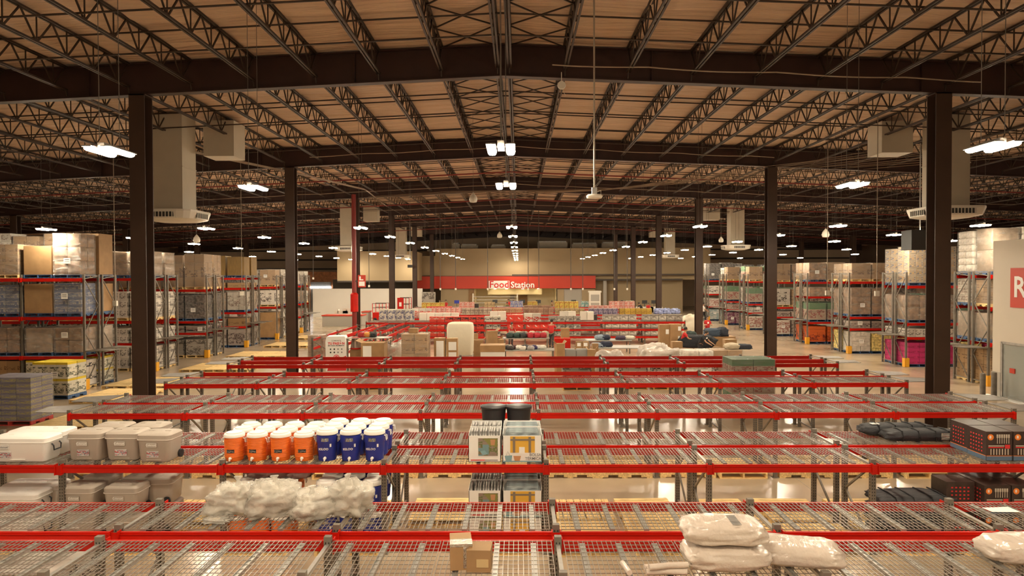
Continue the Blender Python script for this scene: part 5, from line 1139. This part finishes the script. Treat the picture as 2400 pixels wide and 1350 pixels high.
# ---------------------------------------------------------------- people
def skinmesh(name,verts,edges,m,parent=None,sub=2,loc=(0,0,0),rz=0):
    me=bpy.data.meshes.new(name); me.from_pydata([v[:3] for v in verts],edges,[]); me.update(); me.materials.append(m)
    o=link(name,me,parent,loc,rz); o.modifiers.new('s','SKIN'); 
    for i,v in enumerate(verts):
        r=v[3] if isinstance(v[3],tuple) else (v[3],v[3]); me.skin_vertices[0].data[i].radius=r
    me.skin_vertices[0].data[0].use_root=True
    if sub: q=o.modifiers.new('u','SUBSURF'); q.levels=sub; q.render_levels=sub
    bpy.context.view_layer.update()
    dg=bpy.context.evaluated_depsgraph_get(); m2=bpy.data.meshes.new_from_object(o.evaluated_get(dg)); o.modifiers.clear(); o.data=m2; m2.materials.clear(); m2.materials.append(m); sm(m2,180)
    return o
def person(x,y,rz,label,shirt,pants,H=1.66,lean=0.0,arms=((.25,-.12,-.18),(.25,-.12,-.18)),z=0,step=.0,extras=None):
    """faces -Y before rotation. lean tips the trunk forward; arms = (elbow forward, hand forward, hand up)"""
    t=thing('person',label,'person',(x,y,z),rz)
    k=H/1.7; hip=.90*k
    def tr(px,h,f=0):            # point of the trunk at height h above hip, f forward
        c,s=math.cos(lean),math.sin(lean); return (px,-(h*s+f*c),hip+h*c-f*s)
    sh=.50*k; V=[];E=[]
    def v(p,r): V.append((*p,r)); return len(V)-1
    pel=v((0,0,hip),(.15*k,.11*k)); wa=v(tr(0,.18*k),(.125*k,.095*k)); ch=v(tr(0,.38*k),(.155*k,.105*k)); nk=v(tr(0,sh+.05*k),.06*k); hb=v(tr(0,sh+.13*k,.01),.055*k)
    E+=[(pel,wa),(wa,ch),(ch,nk),(nk,hb)]
    hd=v(tr(0,sh+.20*k,.02),(.078*k,.092*k)); tp=v(tr(0,sh+.29*k,.01),(.062*k,.072*k)); E+=[(hb,hd),(hd,tp)]
    pts={}
    for s,a in ((-1,arms[0]),(1,arms[1])):
        S=v(tr(s*.17*k,sh-.03*k),.055*k); sp=Vector(tr(s*.19*k,sh-.04*k))
        el=Vector((sp.x+s*.05,sp.y-a[0]*.8,sp.z-.26*k)); ha=Vector((el.x-s*.03,el.y+a[1]*1.0-.10,el.z+a[2]))
        e=v(el,.042*k); hnd=v(ha,.030*k); d_=(ha-el).normalized(); pm=v(ha+d_*.06,(.036*k,.02*k)); E+=[(ch,S),(S,e),(e,hnd),(hnd,pm)]; pts[s]=(sp,el,ha,d_)
        K=v((s*.10*k,-.03-step*s*.1,.49*k),.065*k); TH_=v((s*.095*k,0,hip-.08*k),.095*k); A=v((s*.11*k,.02-step*s*.22,.08*k),.042*k); FT=v((s*.12*k,-.13-step*s*.22,.035*k),.035*k); E+=[(pel,TH_),(TH_,K),(K,A),(A,FT)]
        pts[('l',s)]=((s*.095*k,0,hip-.08*k),(s*.10*k,-.03-step*s*.1,.49*k),(s*.11*k,.02-step*s*.22,.08*k))
    b=skinmesh('body',V,E,skin,t)
    for s in (-1,1):
        sp,el,ha,d_=pts[s]; base=ha+d_*.07; side=Vector((1,0,0))
        for f in range(4):
            q=base+side*(f-1.5)*.018; l=(.05,.06,.055,.045)[f]
            link('finger',MB().tube([q,q+d_*l*.55,q+d_*l+Vector((0,0,-.015))],.008,skin,6).mesh('finger'),b)
        q=ha+d_*.03-side*s*.03; link('thumb',MB().tube([q,q-side*s*.02+d_*.03,q-side*s*.02+d_*.055],.009,skin,6).mesh('thumb'),b)
    # shirt
    SV=[(*tr(0,-.10*k),(.185*k,.145*k)),(*tr(0,.16*k),(.17*k,.14*k)),(*tr(0,.36*k),(.20*k,.15*k)),(*tr(0,sh+.03*k),(.13*k,.11*k))]; SE=[(0,1),(1,2),(2,3)]
    for s in (-1,1):
        sp,el,ha,d_=pts[s]; n=len(SV); SV+=[(*tr(s*.17*k,sh-.04*k),.078*k),(*(sp.lerp(el,.75)),.060*k)]; SE+=[(2,n),(n,n+1)]
    skinmesh('shirt',SV,SE,shirt,t)
    PV=[(0,0,hip+.04*k,(.175*k,.13*k))]; PE=[]
    for s in (-1,1):
        a_,b_2,c_=pts[('l',s)]; n=len(PV); PV+=[(*a_,.112*k),(*b_2,.08*k),(*c_,.062*k)]; PE+=[(0,n),(n,n+1),(n+1,n+2)]
    skinmesh('trousers',PV,PE,pants,t)
    for s in (-1,1):
        c_=pts[('l',s)][2]; link('shoe',MB().loft([(0,.048,.13,.04),(.03,.05,.135,.045),(.07,.042,.09,.035),(.10,.038,.05,.03)],blk,3).mesh('shoe',True),t,(c_[0],c_[1]-.06,0))
    hc=Vector(tr(0,sh+.235*k,.0)); hm=MB(); 
    prof=[(.02,-.09),(.085,-.07),(.10,-.01),(.095,.05),(.06,.095),(.01,.108)]
    hm.lathe([(r*k,z_*k) for r,z_ in prof],hairm,16,M=Matrix.Translation(hc+Vector((0,.022,.012)))@Matrix.Rotation(-lean,4,'X')); link('hair',hm.mesh('hair',True),t)
    f=MB(); c=Vector(tr(0,sh+.215*k,.115*k))
    for s in (-1,1): f.lathe([(.011,-.003),(.011,.003)],inkb,8,M=Matrix.Translation(c+Vector((s*.03,-.002,.015)))@Matrix.Rotation(PI/2,4,'X'))
    f.box(-.024,.024,c.y-.003,c.y+.002,c.z-.055,c.z-.047,mat_lip); link('face_marks',f.mesh('face'),t)
    link('nose',MB().loft([(-.02,.016,.016,.01),(.0,.012,.012,.008),(.03,.006,.006,.004)],skin,2).mesh('nose',True),t,(c.x,c.y-.0,c.z-.012))
    for s in (-1,1): link('ear',MB().lathe([(.012,-.026),(.02,0),(.012,.026)],skin,8,sx=.5).mesh('ear',True),t,(s*.082*k,c.y+.11*k,c.z))
    if extras:
        for nm,me,l in extras: link(nm,me,t,l)
    return t
mat_lip=mat('lips',(.30,.08,.07),.5)
FW=(.30,.25,.10)
person(X(1292,42),42.0,PI-.3,'person in a red shirt and grey trousers seen from behind beside the back centre table',redcloth,greycloth,1.72,.18,((.2,-.15,.02),(.2,-.15,.02)),step=.5)
person(X(1658,45.8),45.8,.05,'person in a red vest with a white badge walking towards the camera at right',redcloth,greycloth,1.66,0,((.12,-.2,.04),(.12,-.2,.04)),step=.6,extras=[('badge',MB().box(-.05,.05,-.005,0,0,.12,paper).mesh('b'),(.0,-.15,1.18))])
person(X(1602,36.4),36.6,1.3,'person in a red shirt with white chest mark beside the tall brown cartons',redcloth,blackcloth,1.64,.25,((.25,-.15,-.05),(.25,-.15,-.05)))
person(X(1646,35.2),35.6,.9,'person in a black shirt with dark tied hair bending over black garments',blackcloth,blackcloth,1.62,.55,((.2,-.12,-.12),(.2,-.12,-.12)),extras=[('chest_print',MB().box(-.09,.09,-.005,0,0,.07,paper).mesh('p'),(0,-.36,1.12))])
person(X(1197,43.0),42.9,.4,'person in a red shirt stooping behind the front centre table before the shoe rack',redcloth,greycloth,1.5,.35,((.2,-.12,-.1),(.2,-.12,-.1)))
person(at(1045,720,78).x,78,0,'person all in red standing left of the food counter',redcloth,redcloth,1.66)
person(at(1030,720,76).x,76,1.2,'person in dark clothes beside the column left of the food counter',blackcloth,blackcloth,1.7)
person(at(1186,720,74).x,74,.5,'person in an olive top leaning over the counter under the food sign',mat('olive shirt',(.14,.13,.06),.8),greycloth,1.66,.5)
person(at(1191,720,76).x,78.3,0,'person in a red shirt behind the olive topped person',redcloth,blackcloth,1.72); person(at(1203,720,76).x,79.3,.3,'person in black beside the red shirt under the food sign',blackcloth,blackcloth,1.66)
person(at(1294,720,75).x,75,1.4,'person in a brown top alone right of the food sign',mat('brown shirt',(.22,.12,.05),.8),greycloth,1.66)
person(at(1505,720,72).x,72,-1.3,'person in black leaning forward over a counter at far right',blackcloth,blackcloth,1.68,.6); person(at(1521,720,72.5).x,72.8,-.3,'person in red at the checkout beside the leaning one',redcloth,greycloth,1.5,.2)
person(at(1649,720,66).x,66,1.2,'person in a white shirt and black trousers walking between column and right racks',mat('white shirt',(.7,.66,.6),.8),blackcloth,1.72,0,step=.9)
